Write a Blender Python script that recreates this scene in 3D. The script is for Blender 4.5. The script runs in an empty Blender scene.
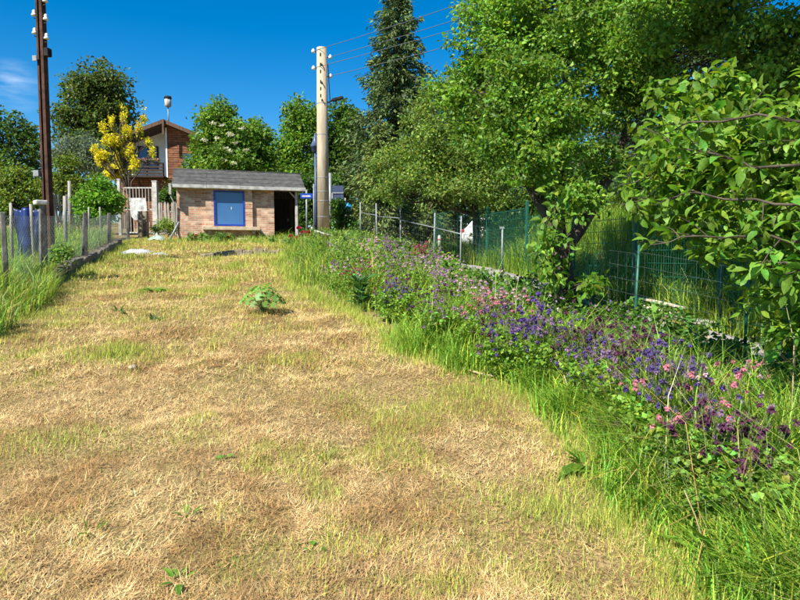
import bpy, math
import numpy as np
from mathutils import Vector, Matrix

# ------------------------------------------------------------------ camera, world, sun, exposure
S = bpy.context.scene
R = math.radians
rng = np.random.default_rng(7)
EYE = 1.6
PITCH = R(4.3)
FPX = 600.0                                    # focal length in pixels of the 800 x 600 photograph
cam = bpy.data.cameras.new('camera'); camo = bpy.data.objects.new('camera', cam)
S.collection.objects.link(camo); S.camera = camo
cam.sensor_width = 36; cam.lens = 27.0; cam.clip_start = 0.05; cam.clip_end = 2000
camo.location = (0, 0, EYE); camo.rotation_euler = (R(90) - PITCH, 0, 0)

SUN_EL = R(47)
SUN_FROM = Vector((-0.62, -0.78, 0)).normalized() * math.cos(SUN_EL) + Vector((0, 0, math.sin(SUN_EL)))
sun = bpy.data.lights.new('sun', 'SUN'); sun.energy = 5.0; sun.angle = R(0.53); sun.color = (1.0, 0.94, 0.82)
suno = bpy.data.objects.new('sun', sun); S.collection.objects.link(suno)
suno.rotation_euler = SUN_FROM.to_track_quat('Z', 'Y').to_euler()

W = bpy.data.worlds.new('World'); S.world = W; W.use_nodes = True
nt = W.node_tree; nt.nodes.clear()
sky = nt.nodes.new('ShaderNodeTexSky'); sky.sky_type = 'NISHITA'; sky.sun_disc = False
sky.sun_elevation = SUN_EL; sky.sun_rotation = math.atan2(SUN_FROM.x, SUN_FROM.y)
sky.air_density = 1.0; sky.dust_density = 0.2; sky.ozone_density = 4.0; sky.altitude = 300
hs = nt.nodes.new('ShaderNodeHueSaturation'); hs.inputs['Saturation'].default_value = 1.45; hs.inputs['Hue'].default_value = 0.498
bg = nt.nodes.new('ShaderNodeBackground'); bg.inputs['Strength'].default_value = 0.073
wo = nt.nodes.new('ShaderNodeOutputWorld')
nt.links.new(sky.outputs[0], hs.inputs['Color'])
# one faint wisp of cloud in the sky, by direction
tc = nt.nodes.new('ShaderNodeTexCoord')
mp = nt.nodes.new('ShaderNodeMapping'); mp.inputs['Scale'].default_value = (5, 5, 26)
nz = nt.nodes.new('ShaderNodeTexNoise'); nz.inputs['Scale'].default_value = 2.4; nz.inputs['Detail'].default_value = 6
rp = nt.nodes.new('ShaderNodeValToRGB'); rp.color_ramp.elements[0].position = 0.42; rp.color_ramp.elements[1].position = 0.75
dst = nt.nodes.new('ShaderNodeVectorMath'); dst.operation = 'DISTANCE'
dst.inputs[1].default_value = Vector((-0.63, 1.0, 0.275)).normalized()
fall = nt.nodes.new('ShaderNodeMapRange'); fall.inputs[1].default_value = 0.0; fall.inputs[2].default_value = 0.04
fall.inputs[3].default_value = 0.5; fall.inputs[4].default_value = 0.0
mul = nt.nodes.new('ShaderNodeMath'); mul.operation = 'MULTIPLY'
mixc = nt.nodes.new('ShaderNodeMixRGB'); mixc.inputs[2].default_value = (7.5, 8.2, 9.0, 1)
nt.links.new(tc.outputs['Generated'], mp.inputs[0]); nt.links.new(mp.outputs[0], nz.inputs['Vector'])
nt.links.new(nz.outputs[0], rp.inputs[0]); nt.links.new(tc.outputs['Generated'], dst.inputs[0])
nt.links.new(dst.outputs['Value'], fall.inputs[0]); nt.links.new(fall.outputs[0], mul.inputs[0]); nt.links.new(rp.outputs[0], mul.inputs[1])
nt.links.new(mul.outputs[0], mixc.inputs[0]); nt.links.new(hs.outputs[0], mixc.inputs[1])
nt.links.new(mixc.outputs[0], bg.inputs['Color']); nt.links.new(bg.outputs[0], wo.inputs['Surface'])

S.view_settings.view_transform = 'Standard'; S.view_settings.look = 'None'
S.view_settings.exposure = 1.15; S.view_settings.gamma = 1.0
S.render.engine = 'CYCLES'
S.cycles.max_bounces = 6; S.cycles.diffuse_bounces = 3; S.cycles.transmission_bounces = 4; S.cycles.glossy_bounces = 2
S.cycles.use_denoising = True
S.cycles.use_adaptive_sampling = True; S.cycles.adaptive_threshold = 0.015

# ------------------------------------------------------------------ helpers
def lin(r, g, b):
    f = lambda c: c / 12.92 if c <= 0.04045 else ((c + 0.055) / 1.055) ** 2.4
    return np.array([f(r / 255), f(g / 255), f(b / 255)])

def P(px, py, d):
    """photo pixel -> point at depth y = d"""
    u = (px - 400) / FPX; v = (300 - py) / FPX
    dy = math.cos(PITCH) + v * math.sin(PITCH); dz = -math.sin(PITCH) + v * math.cos(PITCH)
    return np.array([u * d / dy, d, EYE + dz * d / dy])

def sstep(a, b, t):
    t = np.clip((np.asarray(t, float) - a) / (b - a), 0, 1); return t * t * (3 - 2 * t)

def vnoise(x, y, seed=0):
    x = np.asarray(x, float); y = np.asarray(y, float)
    xi = np.floor(x).astype(np.int64); yi = np.floor(y).astype(np.int64); fx = x - xi; fy = y - yi
    fx = fx * fx * (3 - 2 * fx); fy = fy * fy * (3 - 2 * fy)
    def h(a, b):
        n = (a * 374761393 + b * 668265263 + seed * 974711) & 0x7fffffff
        n = ((n ^ (n >> 13)) * 1274126177) & 0x7fffffff
        return ((n ^ (n >> 16)) & 0xffff) / 65535.0
    return (h(xi, yi) * (1 - fx) + h(xi + 1, yi) * fx) * (1 - fy) + (h(xi, yi + 1) * (1 - fx) + h(xi + 1, yi + 1) * fx) * fy

def fbm(x, y, seed=0, o=4):
    s = 0; a = 0.5; x = np.asarray(x, float); y = np.asarray(y, float)
    for k in range(o):
        s = s + a * vnoise(x * 2 ** k + 17.3 * k, y * 2 ** k - 9.1 * k, seed + k); a *= 0.5
    return s / (1 - 0.5 ** o)

# lines of the two garden boundaries
def fence_r(y): return 5.09 - 0.293 * np.asarray(y, float)
def fence_l(y): return -2.98 - 0.32 * np.asarray(y, float)
EDGE = None
def bed_edge(y): return np.interp(y, EDGE[:, 0], EDGE[:, 1])

def gz(x, y):
    x = np.asarray(x, float); y = np.asarray(y, float)
    zl = np.where(y < 24, 0.095 * y, np.where(y < 60, 2.28 + 0.07 * (y - 24), 4.8 + 0.02 * (y - 60)))
    zr = np.where(y < 12, 0.095 * y, 1.14 + 0.04 * (y - 12))
    s = x - fence_r(y)
    z = zl + (zr - zl) * sstep(0.1, 1.7, s)
    z = z + 1.0 * sstep(1.9, 4.6, s) * (1 - sstep(17, 22, y)) * sstep(-2, 3, y)
    t = fence_l(y) - x
    z = z + 0.2 * sstep(0.0, 0.12, t) * (1 - sstep(21, 22, y))
    z = z + (fbm(x * 0.9, y * 0.9, 3) - 0.5) * 0.14 + (fbm(x * 3.5, y * 3.5, 5, 3) - 0.5) * 0.055
    q = y - 0.3 * (x + 6)
    zz = -0.13 * (1 - sstep(17.55, 17.68, q)) * sstep(14.5, 17, q) * (1 - sstep(-3.6, -3.2, x)) * sstep(-6.4, -5.8, x)
    z = z - 0.22 * sstep(-2.2, -0.2, s) * (1 - sstep(10, 15, y))
    return z + zz

def G(x, y, dz=0.0): return np.array([x, y, float(gz(x, y)) + dz])
def groundpix(px, py):
    lo, hi = 1.0, 60.0
    for _ in range(50):
        m = 0.5 * (lo + hi); p = P(px, py, m)
        if p[2] > float(gz(p[0], m)): lo = m
        else: hi = m
    return P(px, py, lo)

EDGE = np.array(sorted([[groundpix(a, b)[1], groundpix(a, b)[0]] for a, b in ((710, 598), (655, 535), (604, 480), (566, 430), (528, 396), (465, 376), (402, 352), (384, 330), (345, 310), (300, 290), (287, 268), (284, 254))]))
EDGE = np.vstack([[0, EDGE[0, 1] + 0.15], EDGE, [23, EDGE[-1, 1] - 0.5]])

# ------------------------------------------------------------------ materials
MATS = {}
def new_mat(name):
    m = bpy.data.materials.new(name); m.use_nodes = True; MATS[name] = m
    n = m.node_tree.nodes; return m, n, m.node_tree.links, n['Principled BSDF']

def mat(name, c1, c2=None, scale=8.0, rough=0.8, bump=0.0, metal=0.0, spec=0.3, stretch=(1, 1, 1), detail=6, bscale=None, lo=0.35, hi=0.65):
    m, n, l, b = new_mat(name)
    c1 = tuple(c1) + (1,); c2 = tuple(c2 if c2 is not None else c1[:3]) + (1,)
    t = n.new('ShaderNodeTexCoord'); mpn = n.new('ShaderNodeMapping'); mpn.inputs['Scale'].default_value = stretch
    no = n.new('ShaderNodeTexNoise'); no.inputs['Scale'].default_value = scale; no.inputs['Detail'].default_value = detail
    r = n.new('ShaderNodeValToRGB'); r.color_ramp.elements[0].color = c1; r.color_ramp.elements[1].color = c2
    r.color_ramp.elements[0].position = lo; r.color_ramp.elements[1].position = hi
    l.new(t.outputs['Object'], mpn.inputs[0]); l.new(mpn.outputs[0], no.inputs['Vector']); l.new(no.outputs[0], r.inputs[0]); l.new(r.outputs[0], b.inputs['Base Color'])
    b.inputs['Roughness'].default_value = rough; b.inputs['Metallic'].default_value = metal; b.inputs['Specular IOR Level'].default_value = spec
    if bump:
        n2 = n.new('ShaderNodeTexNoise'); n2.inputs['Scale'].default_value = bscale or scale * 3; n2.inputs['Detail'].default_value = 8
        l.new(mpn.outputs[0], n2.inputs['Vector'])
        bu = n.new('ShaderNodeBump'); bu.inputs['Strength'].default_value = bump; bu.inputs['Distance'].default_value = 0.02
        l.new(n2.outputs[0], bu.inputs['Height']); l.new(bu.outputs[0], b.inputs['Normal'])
    return m

def leaf_mat(name, trans=0.4, rough=0.5, spec=0.18, tcol=(1.25, 1.3, 0.5)):
    m, n, l, b = new_mat(name)
    a = n.new('ShaderNodeAttribute'); a.attribute_name = 'tint'
    tcn = n.new('ShaderNodeTexCoord'); nn = n.new('ShaderNodeTexNoise'); nn.inputs['Scale'].default_value = 55; nn.inputs['Detail'].default_value = 3
    l.new(tcn.outputs['Object'], nn.inputs['Vector'])
    mr = n.new('ShaderNodeMapRange'); mr.inputs[1].default_value = 0.3; mr.inputs[2].default_value = 0.7; mr.inputs[3].default_value = 0.72; mr.inputs[4].default_value = 1.22
    l.new(nn.outputs[0], mr.inputs[0])
    vm = n.new('ShaderNodeVectorMath'); vm.operation = 'SCALE'; l.new(a.outputs['Color'], vm.inputs[0]); l.new(mr.outputs[0], vm.inputs['Scale'])
    l.new(vm.outputs[0], b.inputs['Base Color'])
    b.inputs['Roughness'].default_value = rough; b.inputs['Specular IOR Level'].default_value = spec
    mu = n.new('ShaderNodeMixRGB'); mu.blend_type = 'MULTIPLY'; mu.inputs[0].default_value = 1; mu.inputs[2].default_value = tuple(tcol) + (1,)
    l.new(a.outputs['Color'], mu.inputs[1])
    tr = n.new('ShaderNodeBsdfTranslucent'); l.new(mu.outputs[0], tr.inputs['Color'])
    mx = n.new('ShaderNodeMixShader'); mx.inputs[0].default_value = trans
    l.new(b.outputs[0], mx.inputs[1]); l.new(tr.outputs[0], mx.inputs[2]); l.new(mx.outputs[0], n['Material Output'].inputs['Surface'])
    return m

leaf_mat('leaf', 0.42, 0.45, 0.25); leaf_mat('grass', 0.3, 0.6, 0.25, (1.15, 1.15, 0.6)); leaf_mat('straw', 0.15, 0.75, 0.15, (1.1, 1.05, 0.8))
leaf_mat('petal', 0.35, 0.6, 0.2, (1.1, 1.0, 1.1)); leaf_mat('needle', 0.15, 0.6, 0.25, (1.1, 1.2, 0.6))
mat('bark', (0.03, 0.023, 0.017), (0.09, 0.072, 0.055), 9, 0.95, 0.9, stretch=(1, 1, 0.25))
mat('soil_path', (0.20, 0.19, 0.175), (0.33, 0.31, 0.29), 14, 0.95, 0.5, bscale=120)
mat('asphalt', (0.10, 0.10, 0.10), (0.17, 0.165, 0.16), 6, 0.9, 0.4, bscale=160)
mat('concrete', (0.27, 0.22, 0.15), (0.44, 0.37, 0.27), 5, 0.9, 0.5, stretch=(1, 1, 0.12), bscale=30, detail=10)
mat('post_concrete', (0.05, 0.048, 0.044), (0.19, 0.18, 0.165), 7, 0.9, 0.5, stretch=(1, 1, 0.5))
mat('pale_concrete', (0.36, 0.36, 0.34), (0.55, 0.54, 0.5), 9, 0.9, 0.4)
mat('dark_stone', (0.09, 0.08, 0.065), (0.24, 0.21, 0.17), 5, 0.95, 0.7)
mat('rubble', (0.17, 0.135, 0.09), (0.36, 0.30, 0.22), 7, 0.95, 0.7)
mat('sandstone', (0.36, 0.28, 0.18), (0.50, 0.42, 0.30), 6, 0.9, 0.4)
mat('rust', (0.035, 0.018, 0.013), (0.085, 0.04, 0.026), 6, 0.85, 0.4, spec=0.2)
mat('galv', (0.17, 0.19, 0.2), (0.26, 0.28, 0.285), 20, 0.55, 0, metal=0.2)
mat('porcelain', (0.62, 0.63, 0.62), (0.75, 0.75, 0.73), 10, 0.25, spec=0.5)
mat('dark_metal', (0.012, 0.013, 0.014), (0.03, 0.03, 0.03), 10, 0.8, spec=0.1)
mat('white_paint', (0.28, 0.28, 0.265), (0.48, 0.48, 0.455), 5, 0.6, 0.15)
mat('old_white', (0.26, 0.25, 0.225), (0.45, 0.44, 0.405), 7, 0.7, 0.2)
mat('grey_wood', (0.17, 0.155, 0.135), (0.36, 0.34, 0.30), 5, 0.9, 0.5, stretch=(3, 3, 0.4))
mat('pale_wood', (0.38, 0.33, 0.25), (0.55, 0.49, 0.38), 6, 0.9, 0.4, stretch=(3, 3, 0.5))
mat('brown_wood', (0.06, 0.035, 0.022), (0.13, 0.075, 0.045), 5, 0.8, 0.4, stretch=(3, 3, 0.4))
mat('dark_wood', (0.022, 0.015, 0.012), (0.05, 0.034, 0.026), 6, 0.8, 0.3, stretch=(3, 3, 0.4))
mat('fence_board', (0.10, 0.075, 0.055), (0.20, 0.155, 0.115), 4, 0.9, 0.4, stretch=(4, 4, 0.4))
mat('felt', (0.045, 0.045, 0.046), (0.085, 0.083, 0.08), 5, 0.95, 0.6, bscale=90)
mat('roof_dark', (0.04, 0.035, 0.033), (0.075, 0.06, 0.055), 6, 0.9, 0.4)
mat('blue_frame', (0.008, 0.032, 0.27), (0.012, 0.045, 0.32), 6, 0.4, spec=0.4)
mat('blue_pane', (0.03, 0.105, 0.27), (0.05, 0.145, 0.33), 1.1, 0.12, spec=0.5, lo=0.3, hi=0.7)
mat('window_glass', (0.02, 0.05, 0.13), (0.035, 0.08, 0.19), 1.5, 0.05, spec=0.6)
mat('blue_tarp', (0.003, 0.01, 0.06), (0.007, 0.022, 0.11), 4, 0.45, 0.6, spec=0.4, bscale=6)
mat('blue_plastic', (0.003, 0.014, 0.085), (0.005, 0.022, 0.12), 5, 0.4)
mat('sign_blue', (0.01, 0.045, 0.30), (0.012, 0.05, 0.33), 5, 0.4)
mat('sign_back', (0.025, 0.04, 0.09), (0.04, 0.06, 0.12), 5, 0.6)
mat('sign_cyan', (0.02, 0.25, 0.60), (0.03, 0.28, 0.65), 5, 0.4)
mat('lamp_blue', (0.05, 0.08, 0.14), (0.08, 0.12, 0.2), 8, 0.4)
mat('green_coat', (0.01, 0.075, 0.05), (0.017, 0.11, 0.075), 12, 0.45, spec=0.4)
mat('wire', (0.06, 0.085, 0.08), (0.10, 0.12, 0.11), 12, 0.5, metal=0.3)
mat('cable', (0.12, 0.13, 0.15), None, 5, 0.6)
mat('plastic_sheet', (0.30, 0.31, 0.30), (0.52, 0.53, 0.52), 6, 0.4, 0.8, spec=0.4, bscale=14)
mat('green_sheet', (0.20, 0.28, 0.23), (0.32, 0.41, 0.35), 6, 0.4, 0.8, spec=0.4, bscale=14)
mat('car_white', (0.78, 0.79, 0.80), (0.8, 0.8, 0.8), 3, 0.25, spec=0.5)
mat('car_glass', (0.01, 0.012, 0.014), None, 3, 0.06, spec=0.6)
mat('tyre', (0.015, 0.015, 0.015), (0.025, 0.025, 0.025), 20, 0.9)
mat('red_plastic', (0.45, 0.02, 0.02), (0.5, 0.03, 0.03), 5, 0.4)
mat('red_paint', (0.5, 0.05, 0.04), None, 5, 0.5)
mat('dead_stem', (0.30, 0.235, 0.12), (0.42, 0.34, 0.19), 12, 0.9)
mat('plaster', (0.58, 0.60, 0.60), (0.7, 0.71, 0.70), 3, 0.9, 0.1)
mat('dark_interior', (0.02, 0.015, 0.012), (0.035, 0.027, 0.02), 4, 0.9)

def brick_mat(name, c1, c2, cm, bw=0.245, rh=0.077, mo=0.012, sq=0.5, bump=0.5, dirt=0.5):
    m, n, l, b = new_mat(name)
    t = n.new('ShaderNodeTexCoord'); sp = n.new('ShaderNodeSeparateXYZ'); ad = n.new('ShaderNodeMath'); ad.operation = 'ADD'
    co = n.new('ShaderNodeCombineXYZ')
    l.new(t.outputs['Object'], sp.inputs[0]); l.new(sp.outputs[0], ad.inputs[0]); l.new(sp.outputs[1], ad.inputs[1])
    l.new(ad.outputs[0], co.inputs[0]); l.new(sp.outputs[2], co.inputs[1])
    br = n.new('ShaderNodeTexBrick'); br.inputs['Scale'].default_value = 1; br.inputs['Brick Width'].default_value = bw
    br.inputs['Row Height'].default_value = rh; br.inputs['Mortar Size'].default_value = mo; br.inputs['Bias'].default_value = -0.1
    br.inputs['Color1'].default_value = tuple(c1) + (1,); br.inputs['Color2'].default_value = tuple(c2) + (1,); br.inputs['Mortar'].default_value = tuple(cm) + (1,)
    l.new(co.outputs[0], br.inputs['Vector'])
    no = n.new('ShaderNodeTexNoise'); no.inputs['Scale'].default_value = 3.5; no.inputs['Detail'].default_value = 8
    l.new(t.outputs['Object'], no.inputs['Vector'])
    rr = n.new('ShaderNodeValToRGB'); rr.color_ramp.elements[0].position = 0.35; rr.color_ramp.elements[1].position = 0.68
    rr.color_ramp.elements[0].color = (0.72, 0.68, 0.64, 1); rr.color_ramp.elements[1].color = (1.15, 1.12, 1.08, 1)
    l.new(no.outputs[0], rr.inputs[0])
    mx = n.new('ShaderNodeMixRGB'); mx.blend_type = 'MULTIPLY'; mx.inputs[0].default_value = dirt + 0.4
    l.new(br.outputs['Color'], mx.inputs[1]); l.new(rr.outputs[0], mx.inputs[2])
    # a few darker single bricks
    vo = n.new('ShaderNodeTexWhiteNoise'); vo.noise_dimensions = '2D'
    dx = n.new('ShaderNodeVectorMath'); dx.operation = 'DIVIDE'; dx.inputs[1].default_value = (bw, rh, 1)
    fl = n.new('ShaderNodeVectorMath'); fl.operation = 'FLOOR'
    l.new(co.outputs[0], dx.inputs[0]); l.new(dx.outputs[0], fl.inputs[0]); l.new(fl.outputs[0], vo.inputs['Vector'])
    r2 = n.new('ShaderNodeValToRGB'); r2.color_ramp.elements[0].color = (0.55, 0.5, 0.5, 1); r2.color_ramp.elements[1].color = (1, 1, 1, 1); r2.color_ramp.elements[1].position = 0.45
    l.new(vo.outputs['Value'], r2.inputs[0])
    m2 = n.new('ShaderNodeMixRGB'); m2.blend_type = 'MULTIPLY'; m2.inputs[0].default_value = 0.7
    l.new(mx.outputs[0], m2.inputs[1]); l.new(r2.outputs[0], m2.inputs[2]); l.new(m2.outputs[0], b.inputs['Base Color'])
    bu = n.new('ShaderNodeBump'); bu.invert = True; bu.inputs['Strength'].default_value = bump; bu.inputs['Distance'].default_value = 0.012
    l.new(br.outputs['Fac'], bu.inputs['Height']); l.new(bu.outputs[0], b.inputs['Normal'])
    b.inputs['Roughness'].default_value = 0.9; b.inputs['Specular IOR Level'].default_value = 0.2
    return m
brick_mat('shed_brick', (0.46, 0.215, 0.125), (0.60, 0.45, 0.33), (0.50, 0.43, 0.35))
brick_mat('house_brick', (0.20, 0.085, 0.045), (0.27, 0.125, 0.07), (0.10, 0.055, 0.035), bw=0.6, rh=0.14, mo=0.02)

# the ground: dry straw, soil and moss green mixed
m, n, l, b = new_mat('ground_mat')
t = n.new('ShaderNodeTexCoord')
def noise_node(sc, det=8):
    k = n.new('ShaderNodeTexNoise'); k.inputs['Scale'].default_value = sc; k.inputs['Detail'].default_value = det; l.new(t.outputs['Object'], k.inputs['Vector']); return k
def ramp(src, c0, c1, p0, p1):
    k = n.new('ShaderNodeValToRGB'); k.color_ramp.elements[0].color = tuple(c0) + (1,); k.color_ramp.elements[1].color = tuple(c1) + (1,)
    k.color_ramp.elements[0].position = p0; k.color_ramp.elements[1].position = p1; l.new(src.outputs[0], k.inputs[0]); return k
fine = ramp(noise_node(45), (0.12, 0.08, 0.036), (0.36, 0.27, 0.125), 0.36, 0.66)
big = ramp(noise_node(1.1), (0, 0, 0), (1, 1, 1), 0.5, 0.72)
mx = n.new('ShaderNodeMixRGB'); mx.inputs[2].default_value = (0.19, 0.17, 0.06, 1)
l.new(big.outputs[0], mx.inputs[0]); l.new(fine.outputs[0], mx.inputs[1]); l.new(mx.outputs[0], b.inputs['Base Color'])
bu = n.new('ShaderNodeBump'); bu.inputs['Strength'].default_value = 0.8; bu.inputs['Distance'].default_value = 0.03
l.new(noise_node(60).outputs[0], bu.inputs['Height']); l.new(bu.outputs[0], b.inputs['Normal'])
b.inputs['Roughness'].default_value = 0.95; b.inputs['Specular IOR Level'].default_value = 0.1

# ------------------------------------------------------------------ object helpers
COL = S.collection
def link(o, parent=None):
    COL.objects.link(o)
    if parent is not None: o.parent = parent
    return o
def tag(o, label=None, cat=None, group=None, kind=None):
    if label: o['label'] = label
    if cat: o['category'] = cat
    if group: o['group'] = group
    if kind: o['kind'] = kind
    return o
def thing(name, loc, label, cat, group=None, rz=0.0, scale=1.0):
    o = bpy.data.objects.new(name, None); COL.objects.link(o); o.location = tuple(loc); o.rotation_euler = (0, 0, rz)
    o.empty_display_size = 0.1
    if scale != 1.0: o.scale = (scale,) * 3
    return tag(o, label, cat, group)

def np_mesh(name, V, F, material, tint=None, smooth=False):
    V = np.asarray(V, np.float32).reshape(-1, 3); F = np.asarray(F, np.int32); k = F.shape[1]
    me = bpy.data.meshes.new(name)
    me.vertices.add(len(V)); me.vertices.foreach_set('co', V.ravel())
    me.loops.add(F.size); me.loops.foreach_set('vertex_index', F.ravel())
    me.polygons.add(len(F)); me.polygons.foreach_set('loop_start', np.arange(0, F.size, k, dtype=np.int32))
    if smooth: me.polygons.foreach_set('use_smooth', np.ones(len(F), bool))
    if tint is not None:
        a = me.attributes.new('tint', 'FLOAT_COLOR', 'POINT')
        c = np.ones((len(V), 4), np.float32); c[:, :3] = tint; a.data.foreach_set('color', c.ravel())
    me.materials.append(MATS[material]); me.update(calc_edges=True)
    return me
def np_obj(name, V, F, material, parent=None, tint=None, smooth=False):
    return link(bpy.data.objects.new(name, np_mesh(name, V, F, material, tint, smooth)), parent)

class MB:
    """collects boxes, tubes and prisms into one mesh"""
    def __init__(s): s.v = []; s.f = []; s.sm = []
    def add(s, vs, fs, sm=False):
        o = len(s.v); s.v += [tuple(map(float, p)) for p in vs]; s.f += [tuple(i + o for i in f) for f in fs]; s.sm += [sm] * len(fs); return s
    def box(s, a, b):
        x0, y0, z0 = a; x1, y1, z1 = b
        return s.add([(x0, y0, z0), (x1, y0, z0), (x1, y1, z0), (x0, y1, z0), (x0, y0, z1), (x1, y0, z1), (x1, y1, z1), (x0, y1, z1)],
                     [(0, 3, 2, 1), (4, 5, 6, 7), (0, 1, 5, 4), (1, 2, 6, 5), (2, 3, 7, 6), (3, 0, 4, 7)])
    def tube(s, pts, rad, n=8, caps=True, phase=0.0):
        pts = [np.asarray(p, float) for p in pts]; rad = rad if hasattr(rad, '__len__') else [rad] * len(pts)
        vs = []; fs = []
        d0 = pts[-1] - pts[0]; ref = np.array([1.0, 0, 0]) if abs(d0[2]) > 0.7 * np.linalg.norm(d0) else np.array([0, 0, 1.0])
        for i, p in enumerate(pts):
            d = pts[min(i + 1, len(pts) - 1)] - pts[max(i - 1, 0)]; d = d / (np.linalg.norm(d) + 1e-9)
            a = np.cross(d, ref); a /= np.linalg.norm(a) + 1e-9; c = np.cross(a, d)
            for k in range(n):
                t = 2 * math.pi * k / n + phase
                vs.append(p + rad[i] * (a * math.cos(t) + c * math.sin(t)))
        for i in range(len(pts) - 1):
            for k in range(n):
                fs.append((i * n + k, (i + 1) * n + k, (i + 1) * n + (k + 1) % n, i * n + (k + 1) % n))
        if caps:
            fs.append(tuple(range(n))); fs.append(tuple(reversed(range((len(pts) - 1) * n, len(pts) * n))))
        return s.add(vs, fs, n > 5)
    def prism(s, poly, a, b, axis='y'):
        """polygon of (u, w) extruded along axis between a and b; y: (x, z)  x: (y, z)  z: (x, y)"""
        mk = {'y': lambda p, t: (p[0], t, p[1]), 'x': lambda p, t: (t, p[0], p[1]), 'z': lambda p, t: (p[0], p[1], t)}[axis]
        n = len(poly); vs = [mk(p, a) for p in poly] + [mk(p, b) for p in poly]
        fs = [tuple(range(n)), tuple(reversed(range(n, 2 * n)))] + [(i, i + n, (i + 1) % n + n, (i + 1) % n) for i in range(n)]
        return s.add(vs, fs)
    def mesh(s, name, material, bevel=0.0):
        me = bpy.data.meshes.new(name); me.from_pydata(s.v, [], s.f); me.polygons.foreach_set('use_smooth', s.sm)
        me.materials.append(MATS[material])
        import bmesh
        bm = bmesh.new(); bm.from_mesh(me)
        if bevel > 0:
            bmesh.ops.bevel(bm, geom=[e for e in bm.edges if len(e.link_faces) == 2 and e.calc_face_angle(0) > 0.6], offset=bevel, segments=2, affect='EDGES', profile=0.5)
        bmesh.ops.recalc_face_normals(bm, faces=bm.faces); bm.to_mesh(me); bm.free()
        return me
    def build(s, name, material, parent=None, bevel=0.0):
        return link(bpy.data.objects.new(name, s.mesh(name, material, bevel)), parent)

def box(name, a, b, material, parent=None, bevel=0.0): return MB().box(a, b).build(name, material, parent, bevel)

# ------------------------------------------------------------------ foliage generators
def unit(v): return v / (np.linalg.norm(v, axis=-1, keepdims=True) + 1e-9)
def rand_dir(n, r=rng): return unit(r.normal(size=(n, 3)))
def tints(n, base, var=0.25, yel=0.15, r=rng):
    base = np.asarray(base, float).reshape(-1, 3)
    c = np.repeat(base, n, 0) if len(base) == 1 else base.copy()
    k = np.exp(r.normal(0, var, (n, 1))); y = r.normal(0, yel, n)
    c = c * k; c[:, 0] *= np.exp(y); c[:, 2] *= np.exp(-0.5 * y)
    return np.clip(c, 0.002, 0.85)

def leaf_geo(pos, d, nrm, L, Wd, fold=0.12, detail=0, droop=0.15):
    """leaves as folded rhombs (2 faces) or, with detail, six-sided blades (4 faces); returns V, F(tri)"""
    n = len(pos); d = unit(d); s = unit(np.cross(d, nrm)); m = np.cross(s, d)
    L = np.broadcast_to(L, n)[:, None]; Wd = np.broadcast_to(Wd, n)[:, None]
    if not detail:
        V = np.stack([pos, pos + d * L * 0.45 + s * Wd * 0.5 + m * Wd * fold, pos + d * L - m * L * droop, pos + d * L * 0.45 - s * Wd * 0.5 + m * Wd * fold], 1)
        F = np.array([[0, 1, 2], [0, 2, 3]])
    else:
        V = np.stack([pos, pos + d * L * 0.25 + s * Wd * 0.42 + m * Wd * fold, pos + d * L * 0.62 + s * Wd * 0.42 + m * (Wd * fold - L * droop * 0.3), pos + d * L - m * L * droop,
                      pos + d * L * 0.62 - s * Wd * 0.42 + m * (Wd * fold - L * droop * 0.3), pos + d * L * 0.25 - s * Wd * 0.42 + m * Wd * fold, pos + d * L * 0.5 - m * L * droop * 0.2], 1)
        F = np.array([[0, 1, 6], [1, 2, 6], [2, 3, 6], [3, 4, 6], [4, 5, 6], [5, 0, 6]])
    k = V.shape[1]
    return V.reshape(-1, 3), (F[None] + (np.arange(n) * k)[:, None, None]).reshape(-1, 3), k

def blades(base, az, lean, L, Wd, seg=2, curl=0.6):
    """grass blades: base (n,3), azimuth, lean from vertical (rad), length, width"""
    n = len(base); h = np.stack([np.cos(az), np.sin(az), 0 * az], 1); up = np.array([0, 0, 1.0]); s = np.stack([-np.sin(az), np.cos(az), 0 * az], 1)
    L = np.broadcast_to(L, n); Wd = np.broadcast_to(Wd, n)
    if seg == 1:
        tip = base + (h * np.sin(lean)[:, None] + up * np.cos(lean)[:, None]) * L[:, None]
        V = np.stack([base - s * Wd[:, None] * 0.5, base + s * Wd[:, None] * 0.5, tip], 1); F = np.array([[0, 1, 2]])
    else:
        d1 = h * np.sin(lean)[:, None] + up * np.cos(lean)[:, None]; l2 = np.minimum(lean + curl, 2.0); d2 = h * np.sin(l2)[:, None] + up * np.cos(l2)[:, None]
        mid = base + d1 * L[:, None] * 0.55; tip = mid + d2 * L[:, None] * 0.45
        w = Wd[:, None] * 0.5
        V = np.stack([base - s * w, base + s * w, mid + s * w * 0.8, mid - s * w * 0.8, tip], 1); F = np.array([[0, 1, 2], [0, 2, 3], [3, 2, 4]])
    k = V.shape[1]
    return V.reshape(-1, 3), (F[None] + (np.arange(n) * k)[:, None, None]).reshape(-1, 3), k

class Geo:
    """joins foliage arrays with per-leaf tints"""
    def __init__(s): s.V = []; s.F = []; s.C = []; s.n = 0
    def add(s, geo, col):
        V, F, k = geo; s.V.append(V); s.F.append(F + s.n); s.C.append(np.repeat(col, k, 0)); s.n += len(V); return s
    def build(s, name, material, parent=None): return np_obj(name, np.concatenate(s.V), np.concatenate(s.F), material, parent, np.concatenate(s.C))
    def mesh(s, name, material): return np_mesh(name, np.concatenate(s.V), np.concatenate(s.F), material, np.concatenate(s.C))

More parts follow.
